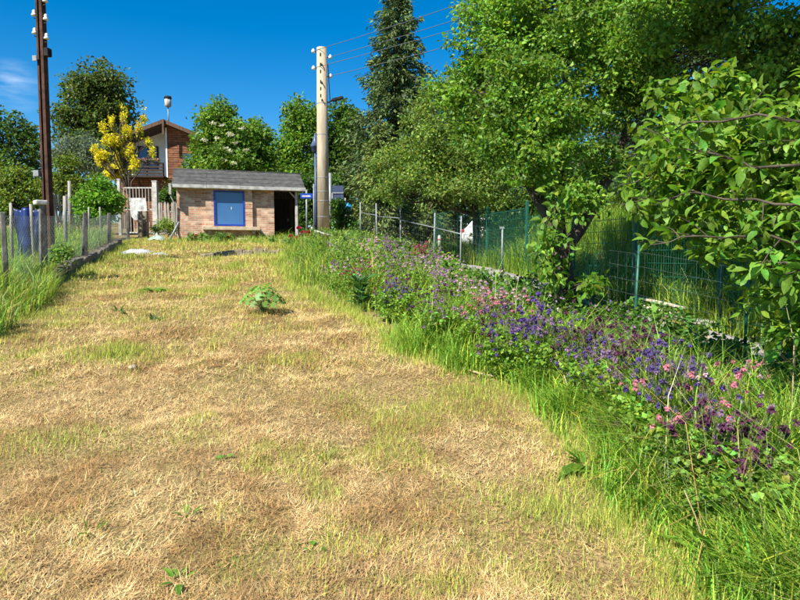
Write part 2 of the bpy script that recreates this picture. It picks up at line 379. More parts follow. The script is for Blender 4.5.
def clump_points(blobs, per_m3=None, n=None, shell=0.45):
    """clump centres in a list of (centre, radii); biased to the outer shell"""
    vol = np.array([r[0] * r[1] * r[2] for c, r in blobs]) ** 0.8; cnt = np.maximum(1, (n * vol / vol.sum())).astype(int); out = []; own = []
    for i, ((c, r), k) in enumerate(zip(blobs, cnt)):
        d = rand_dir(k); rad = rng.random(k) ** shell
        out.append(np.asarray(c) + d * rad[:, None] * np.asarray(r)); own += [i] * k
    return np.concatenate(out), np.array(own)

def foliage(centres, rad, per, L, Wd, base, var=0.22, yel=0.18, flat=0.65, up=0.7, detail=0, droop=0.15, clumpvar=0.18):
    n = len(centres); rad = np.broadcast_to(rad, n); idx = np.repeat(np.arange(n), per); N = len(idx)
    off = rand_dir(N) * (rng.random(N) ** 0.5)[:, None] * rad[idx][:, None]; off[:, 2] *= flat
    pos = centres[idx] + off
    d = unit(off * 0.8 / (rad[idx][:, None] + 1e-6) + rand_dir(N) * 0.8 + np.array([0, 0, -0.15])); nm = unit(np.array([0, 0, up]) + rand_dir(N) * 0.75)
    base = np.asarray(base, float); cb = base[None] * np.exp(rng.normal(0, clumpvar, (n, 1)))
    ls = L * np.exp(rng.normal(0, 0.2, N))
    return leaf_geo(pos, d, nm, ls, ls * Wd / L, detail=detail, droop=droop), tints(N, cb[idx], var, yel)

def wobble(a, b, k=4, amp=0.08):
    a = np.asarray(a, float); b = np.asarray(b, float); L = np.linalg.norm(b - a); pts = [a]
    for i in range(1, k): pts.append(a + (b - a) * i / k + rng.normal(size=3) * amp * L * 0.4)
    return pts + [b]

def tree(name, label, cat, base, trunk, tr, blobs, nclump, crad, per, L, Wd, col, group=None, matn='leaf', twig=0.012, detail=0, shell=0.45, limbs=True, yel=0.18, var=0.22, up=0.7, twigs=True, droop=0.15, flat=0.65):
    t = thing(name, base, label, cat, group)
    o = np.asarray(base, float); loc = lambda p: np.asarray(p, float) - o
    tp = [loc(p) for p in trunk]; MB().tube(tp, np.linspace(tr, tr * 0.5, len(tp)), 10).build('trunk', 'bark', t)
    cen, own = clump_points(blobs, n=nclump, shell=shell)
    if limbs:
        mb = MB()
        for i, (c, r) in enumerate(blobs):
            pts = wobble(tp[-1] if i % 2 == 0 or len(tp) < 3 else tp[-2], loc(c), 4, 0.10)
            mb.tube(pts, np.linspace(tr * 0.45, tr * 0.12, len(pts)), 6)
            if twigs:
                for q in cen[own == i]:
                    st = pts[2] + (pts[-1] - pts[2]) * rng.random(); w = wobble(st, loc(q), 3, 0.12); mb.tube(w, [twig, twig * 0.8, twig * 0.6, twig * 0.3], 3, False)
        tag(mb.build('limbs', 'bark', t), kind='stuff')
    g = Geo(); g.add(*foliage(cen - o, np.broadcast_to(crad, len(cen)) * np.exp(rng.normal(0, 0.2, len(cen))), per, L, Wd, col, detail=detail, yel=yel, var=var, up=up, droop=droop, flat=flat))
    tag(g.build('crown', matn, t), kind='stuff')
    return t

def blob(px, py, d, rpx, ry=None, depth=None):
    """ellipsoid by photo pixel, depth and pixel radii"""
    k = d / FPX; return (P(px, py, d), (rpx * k, (depth or rpx * k), (ry or rpx) * k))

# ------------------------------------------------------------------ the setting: ground, path, road
def axis_pts(segs):
    out = []
    for a, b, st in segs: out += list(np.arange(a, b, st))
    return np.array(out + [segs[-1][1]])
gx = axis_pts([(-260, -60, 20), (-60, -16, 2), (-16, 8, 0.13), (8, 60, 2), (60, 260, 20)])
gy = axis_pts([(-60, -4, 4), (-4, 26, 0.13), (26, 70, 2), (70, 420, 25)])
X, Y = np.meshgrid(gx, gy); Z = gz(X, Y); nx, ny = len(gx), len(gy)
i = np.arange(nx - 1)[None] + np.arange(ny - 1)[:, None] * nx
np_obj('ground', np.stack([X, Y, Z], -1).reshape(-1, 3), np.stack([i, i + 1, i + 1 + nx, i + nx], -1).reshape(-1, 4), 'ground_mat', smooth=True)['kind'] = 'structure'

def sheet(name, fx0, fx1, ys, mt, lift=0.006, k=8):
    V = []
    for y in ys:
        a, b = fx0(y), fx1(y); xs = np.linspace(a, b, k); V += [(x, y, float(gz(x, y)) + lift + 0.03) for x in xs]
    m = len(ys); F = [(r * k + c, r * k + c + 1, (r + 1) * k + c + 1, (r + 1) * k + c) for r in range(m - 1) for c in range(k - 1)]
    o = np_obj(name, V, F, mt, smooth=True); o['kind'] = 'structure'; return o
sheet('path', lambda y: fence_r(y) + 0.22 + 0.06 * math.sin(y * 2.1), lambda y: fence_r(y) + 1.38 + 0.06 * math.sin(y * 1.7 + 1), np.arange(1.0, 23.5, 0.25), 'soil_path')
sheet('road', lambda y: -9.0 + 0.28 * (y - 25), lambda y: 45.0, np.arange(24.6, 29.6, 0.5), 'asphalt', 0.01, 60)

# ------------------------------------------------------------------ grasses
STRAW = np.array([0.575, 0.405, 0.195]); STRAW2 = np.array([0.29, 0.175, 0.07]); GREEN = np.array([0.20, 0.31, 0.04]); YGREEN = np.array([0.42, 0.41, 0.085])
def bump_list():
    out = []
    for px, py, rx, s in [(112, 356, 0.55, 0.9), (130, 350, .4, .9), (60, 440, 0.45, 0.75), (90, 432, .3, .7), (420, 410, 0.7, 0.7), (360, 398, 0.5, 0.6), (545, 512, 0.5, 0.95), (600, 525, 0.35, 1.0), (470, 395, 0.6, 0.8),
                          (30, 318, 1.2, 0.8), (150, 318, 1.0, 0.5), (250, 330, 0.8, 0.45), (330, 450, 0.2, 0.6), (190, 440, 0.3, 0.55), (560, 590, 0.3, 0.6), (120, 450, 0.25, 0.4), (620, 590, .35, .6), (480, 520, .3, .5)]:
        p = groundpix(px, py); out.append((p[0], p[1], rx, s))
    return out
BUMPS = bump_list()
def greenness(x, y):
    g = 0.12 * sstep(0.46, 0.72, fbm(x * 0.8, y * 0.8, 21)) + 0.55 * sstep(0.56, 0.76, fbm(x * 1.9, y * 1.9, 31))
    g = g + 0.20 * sstep(6.5, 12, y) + 0.06
    g = g + 0.75 * np.exp(-((bed_edge(y) - x).clip(0, None) / 0.28) ** 2) + 0.5 * np.exp(-((x - fence_l(y)).clip(0, None) / 0.7) ** 2)
    for bx, by, r, s in BUMPS: g = np.maximum(g, s * np.exp(-(((x - bx) / r) ** 2 + ((y - by) / (r * 0.6)) ** 2)))
    return np.clip(g, 0, 1)

def scatter(n, y0, y1, power, xlo, xhi):
    """points between two lines, density falling with distance"""
    u = rng.random(n); q = 1 - power
    y = (y0 ** q + u * (y1 ** q - y0 ** q)) ** (1 / q) if abs(q) > 1e-6 else y0 * (y1 / y0) ** u
    a, b = xlo(y), xhi(y); x = a + rng.random(n) * (b - a)
    return x, y
left_lim = lambda y: np.maximum(fence_l(y) + 0.05, -0.9 * y - 0.8)
def lawn(name, n, y0, y1, power, Ls, Ws, seg, label):
    x, y = scatter(n, y0, y1, power, left_lim, lambda y: bed_edge(y) + 0.12)
    # straw lies in loose swathes: thin it out where the noise is low
    keep = rng.random(n) < 0.42 + 0.9 * sstep(0.3, 0.75, fbm(x * 2.5, y * 2.5, 77)); x, y = x[keep], y[keep]; n = len(x)
    g = greenness(x, y); isg = rng.random(n) < np.clip(g * 1.05 - 0.06, 0.02, 0.95)
    brown = np.clip(sstep(0.48, 0.68, fbm(x * 1.7 + 40, y * 1.7, 51)) + 0.6 * sstep(0.55, 0.7, fbm(x * 6, y * 6, 52, 3)), 0, 1)
    patch = fbm(x * 9, y * 9, 91, 3)
    c = STRAW[None] * (1 - brown[:, None] * 0.8) + STRAW2[None] * brown[:, None] * 0.8
    c = c * (0.55 + 0.9 * patch)[:, None]
    gc = GREEN[None] + (YGREEN - GREEN)[None] * np.clip(rng.normal(0.75, 0.35, (n, 1)) - 0.55 * (g[:, None] - 0.4), 0, 1)
    c = np.where(isg[:, None], gc, c)
    lean = np.where(isg, np.abs(rng.normal(0.5, 0.3, n)), np.clip(rng.normal(1.32, 0.22, n), 0.1, 1.54))
    az = np.where(rng.random(n) < 0.25, rng.normal(0.5, 0.8, n) + 3.1 * vnoise(x * 1.5, y * 1.5, 9), rng.random(n) * 6.283)
    tall = 0.55 + 0.9 * fbm(x * 2.2, y * 2.2, 63)
    L = Ls * np.exp(rng.normal(0, 0.3, n)) * np.where(isg, 0.85 * tall, 1.0) * (1 + 0.7 * isg * sstep(0.6, 0.95, g))
    z = gz(x, y) + np.where(isg, 0, rng.random(n) * 0.06 * np.clip(patch - 0.3, 0, 1))
    geo = blades(np.stack([x, y, z], 1), az, lean, L, Ws * np.exp(rng.normal(0, 0.25, n)), seg, 0.5)
    o = Geo().add(geo, tints(n, c, 0.30, 0.10)).build(name, 'straw'); tag(o, label, 'grass', kind='stuff')
lawn('dry_grass', 340000, 1.4, 5.2, 0.6, 0.05, 0.0030, 1, 'mown dry straw-coloured grass in the foreground of the lawn')
lawn('mown_grass', 190000, 5.2, 11.5, 0.7, 0.065, 0.005, 1, 'mown half-dry grass across the middle of the lawn')
lawn('short_grass', 120000, 11.5, 23.5, 0.6, 0.10, 0.011, 1, 'yellowing mown grass at the far end of the lawn')

def ragged(y): return (fbm(np.asarray(y) * 2.3, np.asarray(y) * 0 + 3.7, 55) - 0.5) * 0.7
def tall_grass(name, n, y0, y1, power, xlo, xhi, L, Wd, col, label, mask=None, lean=0.22, curl=0.8, seg=2, mt='grass', var=0.22, yel=0.2, sd=11, hf=None):
    x, y = scatter(n, y0, y1, power, xlo, xhi)
    cl = fbm(x * 1.6, y * 1.6, sd); keep = rng.random(n) < (0.25 + 1.1 * sstep(0.35, 0.62, cl))
    if mask is not None: keep &= rng.random(n) < mask(x, y)
    x, y, cl = x[keep], y[keep], cl[keep]; n = len(x)
    le = np.abs(rng.normal(0, lean * 1.6, n)) + 0.04; Ls = L * (0.45 + 0.9 * cl) * np.exp(rng.normal(0, 0.28, n))
    if hf is not None: Ls = Ls * hf(x, y)
    col = np.asarray(col, float)
    cc = col[rng.integers(0, len(col), n)] if col.ndim == 2 else np.repeat(col[None], n, 0)
    geo = blades(np.stack([x, y, gz(x, y) - 0.01], 1), rng.random(n) * 6.283, le, Ls, Wd * np.exp(rng.normal(0, 0.25, n)), seg, curl)
    o = Geo().add(geo, tints(n, cc, var, yel)).build(name, mt); return tag(o, label, 'grass', kind='stuff')
GG = [[0.19, 0.36, 0.03], [0.24, 0.41, 0.04], [0.14, 0.30, 0.03], [0.31, 0.42, 0.055]]
GY = GG + [[0.34, 0.33, 0.11], [0.30, 0.33, 0.08]]
# front rim of the bed
tall_grass('bed_grass', 170000, 1.5, 6.8, 0.4, lambda y: bed_edge(y) - 0.12, lambda y: bed_edge(y) + 1.7, 0.46, 0.0060, GG, 'tall fresh green grass along the front rim of the flower bed',
           mask=lambda x, y: (1 - 0.9 * sstep(0.45, 1.5, x - bed_edge(y) + 0.25 * sstep(3.5, 5.5, y))) * (0.10 + 0.9 * sstep(-0.05, 0.30, x - bed_edge(y) - ragged(y) * 0.6)) * (0.12 + 0.88 * np.maximum(sstep(0.36, 0.58, fbm(x * 2.6, y * 2.6, 88)), 1 - sstep(2.8, 4.0, y))), hf=lambda x, y: 0.45 + 0.65 * sstep(-0.1, 0.5, x - bed_edge(y) - ragged(y) * 0.6))
tall_grass('meadow_grass', 42000, 6.2, 20, 0.3, lambda y: bed_edge(y) - 0.05, lambda y: bed_edge(y) + 2.4, 0.5, 0.009, GY, 'long green meadow grass growing in the bed before the shed',
           mask=lambda x, y: (1 - 0.75 * sstep(0.9, 2.2, x - bed_edge(y))) * (0.15 + 0.85 * sstep(7.0, 10.5, y)) * (0.1 + 0.9 * sstep(-0.05, 0.4, x - bed_edge(y) - ragged(y))), hf=lambda x, y: 0.4 + 0.65 * sstep(-0.1, 0.7, x - bed_edge(y) - ragged(y)))
tall_grass('bank_grass', 75000, 4.5, 19.5, 0.3, lambda y: fence_r(y) + 1.5, lambda y: fence_r(y) + 5.6, 0.62, 0.010, GG + [[0.26, 0.33, 0.07]], 'tall sunlit grass on the bank behind the green mesh fence', sd=14)
tall_grass('verge_grass', 9000, 3.0, 22, 0.5, lambda y: fence_r(y) - 0.1, lambda y: fence_r(y) + 0.25, 0.25, 0.007, GY, 'short grass verge along the grey path')
tall_grass('rough_grass', 46000, 7.0, 20, 0.3, lambda y: fence_l(y) - 6.0, lambda y: fence_l(y) - 0.1, 0.30, 0.010, GG, 'rough uncut grass behind the chain-link fence', sd=19, hf=lambda x, y: 0.9 + 1.0 * sstep(13, 19, y))
tall_grass('fence_grass', 9000, 6.6, 11.8, 0.3, lambda y: fence_l(y) - 0.7, lambda y: fence_l(y) + 0.55 * sstep(11.5, 9.0, y) + 0.05, 0.42, 0.009, GY, 'shaggy green grass clump spilling under the chain-link fence', sd=23)
tall_grass('seed_grass', 2600, 1.6, 4.2, 0.3, lambda y: bed_edge(y) + 0.15, lambda y: bed_edge(y) + 1.5, 0.62, 0.005, [[0.40, 0.33, 0.15], [0.36, 0.32, 0.12], [0.3, 0.32, 0.1]], 'bleached seeding grass stalks leaning out of the flower bed', lean=0.35, curl=1.0, sd=29)
tall_grass('shed_grass', 5000, 20.9, 23.8, 0.3, lambda y: -8.4 + 0 * y, lambda y: -4.0 + 0 * y, 0.22, 0.010, GY, 'thin green grass at the foot of the brick shed', sd=37)

# ------------------------------------------------------------------ brick shed
SH = G(-8.25, 22.35); SH[2] = 0.095 * 22.9 - 0.08
SRZ = math.atan2(0.292, 0.956)
shed = thing('brick_shed', SH, 'small reddish brick garden shed with blue window and black felt roof', 'shed', rz=SRZ)
D, H = 2.7, 2.12
mb = MB()
mb.box((0, 0.11, -0.4), (1.02, 0.40, H)); mb.box((2.73, 0.11, -0.4), (3.55, 0.40, H))
mb.box((0, 0.40, -0.4), (0.24, D, H)); mb.box((3.31, 0.40, -0.4), (3.55, D, H)); mb.box((0.24, D - 0.24, -0.4), (3.31, D, H))
mb.prism([(0.3, H), (D - 0.05, H), (D / 2, H + 0.66)], 0.02, 0.2, 'x')
mb.build('brick_wall', 'shed_brick', shed)
mb = MB(); wx0, wx1, wz0, wz1 = 1.31, 2.43, 0.60, 1.92
mb.box((1.02, 0.0, -0.4), (wx0, 0.42, H)); mb.box((wx1, 0.0, -0.4), (2.73, 0.42, H)); mb.box((wx0, 0.0, -0.4), (wx1, 0.42, wz0)); mb.box((wx0, 0.0, wz1), (wx1, 0.42, H))
mb.build('window_surround', 'shed_brick', shed)
win = MB(); fr = 0.058
win.box((wx0, -0.02, wz0), (wx0 + fr, 0.10, wz1)); win.box((wx1 - fr, -0.02, wz0), (wx1, 0.10, wz1)); win.box((wx0 + fr, -0.018, wz0), (wx1 - fr, 0.10, wz0 + fr)); win.box((wx0 + fr, -0.018, wz1 - fr), (wx1 - fr, 0.10, wz1))
wf = win.build('window', 'blue_frame', shed)
box('paper_mark', (wx0 + 0.62, 0.024, wz0 + 0.62), (wx0 + 0.66, 0.028, wz0 + 0.72), 'old_white', wf); box('pane', (wx0 + fr - 0.01, 0.03, wz0 + fr - 0.01), (wx1 - fr + 0.01, 0.06, wz1 - fr + 0.01), 'blue_pane', wf)
box('window_ledge', (0.90, -0.34, 0.43), (2.98, 0.10, 0.56), 'sandstone', shed, 0.015)
for k in (1.15, 2.75): box('ledge_bracket', (k - 0.06, -0.22, 0.30), (k + 0.06, 0.09, 0.418), 'sandstone', shed)
# roof: felt strips on both slopes
sl = math.atan2(0.72, D / 2 + 0.05)
rf = MB().prism([(-0.12, H - 0.06), (D / 2, H + 0.70), (D + 0.3, H - 0.06), (D + 0.3, H - 0.14), (D / 2, H + 0.62), (-0.12, H - 0.14)], -0.12, 4.72, 'x').build('roof', 'dark_wood', shed)
for side in (0, 1):
    for k in range(4):
        a, b2 = k / 4, (k + 1) / 4 + 0.02
        e0 = -0.13 if side == 0 else D + 0.31; zz0 = H - 0.06
        ya, yb = e0 + (D / 2 - e0) * a, e0 + (D / 2 - e0) * min(b2, 1.0); za, zb = zz0 + 0.76 * a, zz0 + 0.76 * min(b2, 1.0)
        for q in range(4):
            x0, x1 = -0.14 + 1.22 * q + (0.3 if k % 2 else 0) * (q > 0), min(-0.14 + 1.22 * (q + 1) + (0.3 if k % 2 else 0), 4.74)
            if x1 - x0 < 0.05: continue
            if q == 3: x1 = 4.74
            t0, t1 = 0.012 + rng.random() * 0.006, 0.006
            MB().add([(x0, ya, za + t0 + 0.012), (x1 - 0.008, ya, za + t0 + 0.012), (x1 - 0.008, yb, zb + t1), (x0, yb, zb + t1), (x0, ya, za + 0.003), (x1 - 0.008, ya, za + 0.003), (x1 - 0.008, yb, zb), (x0, yb, zb)],
                     [(0, 1, 2, 3), (4, 7, 6, 5), (0, 4, 5, 1), (1, 5, 6, 2), (2, 6, 7, 3), (3, 7, 4, 0)]).build('felt_sheet', 'felt', rf)
MB().tube([(-0.16, D / 2, H + 0.715), (4.75, D / 2, H + 0.715)], 0.03, 6).build('ridge_roll', 'felt', rf)
for q in range(4):
    x0 = -0.15 + q * 1.225
    prof = [(u + 0.24, w) for u, w in [(-0.36, H - 0.02), (-0.36, H - 0.15), (-0.42, H - 0.175), (-0.485, H - 0.15), (-0.49, H - 0.05), (-0.475, H - 0.05), (-0.465, H - 0.14), (-0.42, H - 0.16), (-0.375, H - 0.14), (-0.375, H - 0.02)]]
    dz = 0.006 * (q % 2); MB().prism([(a, z + dz) for a, z in prof], x0, x0 + 1.21, 'x').build('gutter', 'white_paint', shed)
box('porch_post', (4.36, 0.05, -0.4), (4.46, 0.15, H - 0.02), 'old_white', shed, 0.008)
MB().tube([(4.40, 0.10, H - 0.42), (4.12, 0.10, H - 0.12)], 0.035, 4).build('post_brace', 'old_white', shed)
box('porch_beam', (3.56, 0.05, H - 0.17), (4.62, 0.15, H - 0.03), 'dark_wood', shed)
for k in range(9): box('porch_board', (3.56 + 0.117 * k, D - 0.5, -0.35), (3.56 + 0.117 * k + 0.112, D - 0.47 + 0.005 * (k % 2), H), 'brown_wood', shed)
for k in range(14): box('porch_board', (4.56, 0.75 + 0.108 * k, -0.35), (4.585 + 0.004 * (k % 2), 0.75 + 0.108 * k + 0.103, H), 'brown_wood', shed)
dr = box('door', (3.62, D - 0.56, -0.05), (4.38, D - 0.51, 1.85), 'dark_wood', shed); box('handle', (4.28, D - 0.60, 0.92), (4.34, D - 0.565, 1.04), 'galv', dr)
box('porch_floor', (3.555, 0.1, -0.35), (4.55, D - 0.5, -0.02), 'dark_stone', shed)
dp = MB(); dp.box((-0.24, -0.28, H - 0.42), (-0.155, -0.12, H - 0.02)); dp.build('rainwater_head', 'old_white', shed)
MB().tube([(-0.19, -0.20, H - 0.42), (-0.06, 0.02, H - 0.75), (-0.06, 0.05, 0.5), (-0.12, -0.05, 0.32)], 0.028, 8).build('downpipe', 'grey_wood', shed)
pp = groundpix(168, 240)
o = MB().tube([G(*(P(169, 241, 22.0)[:2]), 0.0) , P(179, 222, 22.25)], 0.035, 8).build('drain_pipe', 'galv'); tag(o, 'grey pipe leaning against the left corner of the brick shed', 'pipe')
o = MB().box((0, 0, 0), (0.62, 0.3, 0.14)).build('stone_block', 'sandstone', None, 0.02); q = P(231, 240, 22.0); o.location = (q[0], q[1], gz(q[0], q[1]) - 0.02); o.rotation_euler.z = SRZ
tag(o, 'yellowish sandstone step block below the blue window', 'stone block')
# rubble edge of the small terrace
tr_ = thing('terrace_edge', G(-4.6, 17.9), 'low row of dark rubble stones edging the terrace before the shed', 'stone edging')
for k in range(17):
    x = -5.75 + 0.142 * k + rng.normal() * 0.02; y = 17.6 + 0.3 * (x + 6) - 0.06 + rng.normal() * 0.03; w, h = 0.10 + rng.random() * 0.09, 0.15 + rng.random() * 0.07
    so = MB().box((-w / 2 - 0.02, -0.09, -0.04), (w / 2 + 0.02, 0.09, h)).build('stone', 'rubble', tr_, 0.03)
    so.location = (x + 4.6, y - 17.9, float(gz(x, y - 0.2)) - float(gz(-4.6, 17.9))); so.rotation_euler = (rng.normal() * 0.12, rng.normal() * 0.12, SRZ + rng.normal() * 0.2)
# ------------------------------------------------------------------ house on the slope
HB = P(169, 200, 38.0); HB[2] = float(gz(HB[0], 38)) - 0.2
house = thing('chalet_house', HB, 'brown wood and brick chalet with low gable roof and balcony', 'house', rz=R(6))
AP = P(169, 122, 38)[2] - HB[2]; hw = 3.4; ez = AP - hw * 0.40
mb = MB(); mb.prism([(0.0, -0.5), (hw - 0.5, -0.5), (hw - 0.5, ez + 0.12), (0.0, AP - 0.15)], 0.0, 7.0, 'y'); mb.build('clad_wall', 'house_brick', house)
mb = MB(); mb.prism([(-hw + 0.5, -0.5), (-0.003, -0.5), (-0.003, AP - 0.15), (-hw + 0.5, ez + 0.12)], 1.1, 7.0, 'y'); mb.build('recessed_wall', 'plaster', house)
box('lower_wall', (-hw + 0.5, 0.02, -0.5), (-0.003, 1.09, 3.3), 'house_brick', house)
for k in range(11):   # horizontal cladding boards on the right wall
    z = 3.1 + 0.26 * k
    top = min(AP - 0.32, z + 0.235)
    if z < ez - 0.15: box('cladding_board', (0.02, -0.035 - 0.004 * (k % 2), z), (hw - 0.52, -0.002, top), 'house_wood' if 'house_wood' in MATS else 'house_brick', house)
for s in (-1, 1):
    ov = 0.75
    r = MB().prism([(0, AP), (s * hw, ez), (s * hw, ez - 0.2), (0, AP - 0.2)], -ov, 7.4, 'y').build('roof_slope', 'roof_dark', house)
    MB().prism([(0, AP + 0.012), (s * (hw + 0.06), ez - 0.012), (s * (hw + 0.06), ez - 0.24), (0, AP - 0.22)], -ov - 0.05, -ov - 0.004, 'y').build('verge_board', 'brown_wood', r)
w = box('window', (-2.1, 1.02, 3.95), (-0.85, 1.10, 5.5), 'dark_wood', house); box('pane', (-2.02, 1.0, 4.03), (-1.5, 1.016, 5.42), 'window_glass', w); box('pane', (-1.44, 1.0, 4.03), (-0.93, 1.016, 5.42), 'window_glass', w)
w = box('window', (0.95, -0.09, 3.95), (1.65, -0.05, 4.9), 'dark_wood', house); box('pane', (1.0, -0.105, 4.0), (1.6, -0.092, 4.85), 'window_glass', w)
w = box('corner_post', (-0.10, -0.06, 3.4), (-0.005, 1.09, AP - 0.35), 'plaster', house)
box('wall_lamp', (-0.22, 0.3, 4.85), (-0.11, 0.42, 5.15), 'white_paint', house, 0.02)
bal = box('balcony', (-hw + 0.4, -0.9, 3.305), (-0.05, 1.0, 3.42), 'dark_wood', house)
for k in range(4): box('rail', (-hw + 0.4, -0.9 - 0.01 * (k % 2), 3.48 + 0.2 * k), (-0.05, -0.86, 3.60 + 0.2 * k), 'dark_wood', bal)
for k in range(4): box('baluster', (-hw + 0.42 + 0.96 * k, -0.855, 3.42), (-hw + 0.5 + 0.96 * k, -0.79, 4.2), 'dark_wood', bal)
MB().tube([(-1.6, -0.8, 3.3), (-1.6, 0.0, 2.5)], 0.06, 4).build('brace', 'dark_wood', bal)
g = Geo(); cen = np.stack([rng.uniform(-hw + 0.6, -0.2, 60), rng.normal(-0.88, 0.06, 60), 4.24 + rng.random(60) * 0.14], 1)
g.add(*foliage(cen, 0.09, 16, 0.06, 0.05, (0.10, 0.16, 0.05))); g.add(*foliage(cen + [0, 0, 0.05], 0.08, 8, 0.06, 0.06, (0.55, 0.28, 0.26), yel=0.02)); tag(g.build('flower_box', 'petal', bal), kind='stuff')
box('ridge_post', (-0.06, -0.90, AP - 0.95), (0.06, -0.81, AP - 0.02), 'brown_wood', house)
fl = MB().tube([(0, 0.4, AP - 0.1), (0, 0.4, AP + 1.0)], 0.04, 8).build('flue_pipe', 'galv', house)
MB().tube([(0, 0.4, AP + 1.0), (0, 0.4, AP + 1.06), (0, 0.4, AP + 1.5)], [0.1, 0.2, 0.2], 10).build('flue_cowl', 'old_white', fl); MB().tube([(0, 0.4, AP + 1.5), (0, 0.4, AP + 1.52), (0, 0.4, AP + 1.66)], [0.2, 0.24, 0.2], 10).build('flue_cap', 'dark_metal', fl)

# ------------------------------------------------------------------ poles
# rusty lattice pole: two channels with battens and bell insulators
pb = P(49, 240, 14.0); pb[2] = float(gz(pb[0], 14)) - 0.1; top = P(40, -12, 14.0)
sp = thing('steel_pole', pb, 'tall rusty steel double-channel utility pole with white porcelain insulators', 'utility pole', rz=R(-8))
Hs = top[2] - pb[2]; lean = (top[0] - pb[0]) / Hs
def chan(x0, x1):
    m = MB(); n = 2
    for a, b_ in (((x0, -0.07), (x1, -0.05)), ((x0, 0.05), (x1, 0.07)), ((x0 if x0 < 0 else x1 - 0.02, -0.0495), (x0 + 0.02 if x0 < 0 else x1, 0.0495))):
        vs = []
        for z in (0, Hs):
            k = 1 - 0.18 * z / Hs; sx = lean * z
            vs += [(a[0] * k + sx, a[1], z), (b_[0] * k + sx, a[1], z), (b_[0] * k + sx, b_[1], z), (a[0] * k + sx, b_[1], z)]
        m.add(vs, [(0, 3, 2, 1), (4, 5, 6, 7), (0, 1, 5, 4), (1, 2, 6, 5), (2, 3, 7, 6), (3, 0, 4, 7)])
    return m
chan(-0.092, -0.038).build('channel', 'rust', sp); chan(0.012, 0.092).build('channel', 'rust', sp)
for k in range(11):
    z = 0.4 + k * 0.62; box('batten', (-0.06 + lean * z, 0.072, z), (0.06 + lean * z, 0.08, z + 0.06), 'rust', sp)
def insulator(parent, x, y, z, s=1.0, stem=True):
    m = MB().tube([(0, 0, 0), (0, 0, 0.03), (0, 0, 0.06), (0, 0, 0.10), (0, 0, 0.13)], [0.055 * s, 0.05 * s, 0.032 * s, 0.034 * s, 0.015 * s], 10); o = m.build('insulator', 'porcelain', parent); o.location = (x, y, z)
    MB().tube([(0, 0, 0.0), (0, 0, -0.06), (-0.10 if x > 0 else 0.10, 0, -0.065)], 0.011, 5).build('bracket', 'rust', o)
for sx, py in ((1, 3), (-1, 16), (1, 21), (-1, 34), (1, 40)):
    z = P(40, py, 14)[2] - pb[2]; insulator(sp, sx * 0.145 + lean * z, -0.03, z, 1.1)
z = P(47, 53, 14)[2] - pb[2]; box('junction_box', (0.095 + lean * z, -0.08, z - 0.09), (0.20 + lean * z, 0.06, z + 0.09), 'dark_metal', sp, 0.01)
z = P(42, 60, 14)[2] - pb[2]; box('clamp', (-0.15 + lean * z, -0.14, z - 0.06), (-0.04 + lean * z, -0.118, z + 0.06), 'galv', sp, 0.01)
z = P(42, 174, 14)[2] - pb[2]; box('clamp', (-0.24 + lean * z, -0.14, z - 0.07), (-0.10 + lean * z, -0.04, z + 0.07), 'galv', sp, 0.01)

# concrete pole
cb = P(323.5, 240, 24.0); cb[2] = float(gz(cb[0], 24)) - 0.1
cp = thing('concrete_pole', cb, 'tall round pale concrete utility pole beside the brick shed', 'utility pole')
Hc = P(324, 48, 24)[2] - cb[2]
MB().tube([(0, 0, 0), (0, 0, Hc * 0.5), (0, 0, Hc)], [0.245, 0.225, 0.195], 24).build('shaft', 'concrete', cp)
for py in (104, 135, 178, 192, 201, 217):
    z = P(324, py, 24)[2] - cb[2]; r_ = 0.245 - 0.05 * z / Hc + 0.004
    MB().tube([(0, 0, z - 0.012), (0, 0, z + 0.012)], r_ + 0.004, 24).build('band', 'galv', cp)
for k, py in enumerate((56, 66, 73, 83, 90, 97)):
    z = P(324, py, 24)[2] - cb[2]; y = -0.198 - 0.006 * (k > 2)
    box('slot', (-0.05, y - 0.012, z - 0.06), (-0.005, y + 0.02, z + 0.06), 'dark_metal', cp)
for k, py in enumerate((64, 82, 99)):
    z = P(324, py, 24)[2] - cb[2]; MB().tube([(0.02, -0.19, z - 0.05), (0.035, -0.33, z - 0.1), (0.035, -0.35, z - 0.18)], 0.022, 6).build('hook', 'dark_metal', cp)
ANCH = []
for sx, py in ((-1, 51), (1, 57), (-1, 68), (1, 76)):
    z = P(324, py, 24)[2] - cb[2]; o = MB().tube([(0, 0, -0.07), (0, 0, 0.0), (0, 0, 0.05), (0, 0, 0.09)], [0.06, 0.075, 0.05, 0.02], 10).build('insulator', 'porcelain', cp); o.location = (sx * 0.33, 0, z)
    MB().tube([(-sx * 0.16, 0, -0.02), (0, 0, -0.02)], 0.02, 5).build('bracket', 'rust', o); ANCH.append((cb[0] + sx * 0.33, cb[1], cb[2] + z))
MB().tube([(0.24, -0.08, Hc - 0.6), (0.33, -0.12, Hc - 2.2)], 0.02, 5).build('cable_run', 'dark_metal', cp)
za = P(332, 100, 24)[2] - cb[2]
la = MB().tube([(0.2, 0.0, za - 0.1), (0.45, 0.02, za), (0.62, 0.02, za + 0.04)], 0.03, 6).build('lamp_arm', 'dark_metal', cp)
MB().prism([(0.35, za - 0.02), (0.46, za - 0.05), (0.82, za + 0.05), (0.84, za + 0.12), (0.78, za + 0.14), (0.42, za + 0.06)], -0.08, 0.09, 'y').build('lamp_head', 'dark_metal', la, 0.02)
for k, a in enumerate(ANCH):
    e = np.array([20 + 0.3 * k, 6.0, 11.6 - 0.45 * k]); a = np.array(a)
    pts = [a + (e - a) * t - np.array([0, 0, 0.5 * 4 * t * (1 - t)]) for t in np.linspace(0, 1, 14)]
    o = MB().tube(pts, 0.011, 4).build('overhead_wire', 'cable'); tag(o, 'thin overhead wire running from the concrete pole into the trees', 'wire', 'overhead wires from the concrete pole')

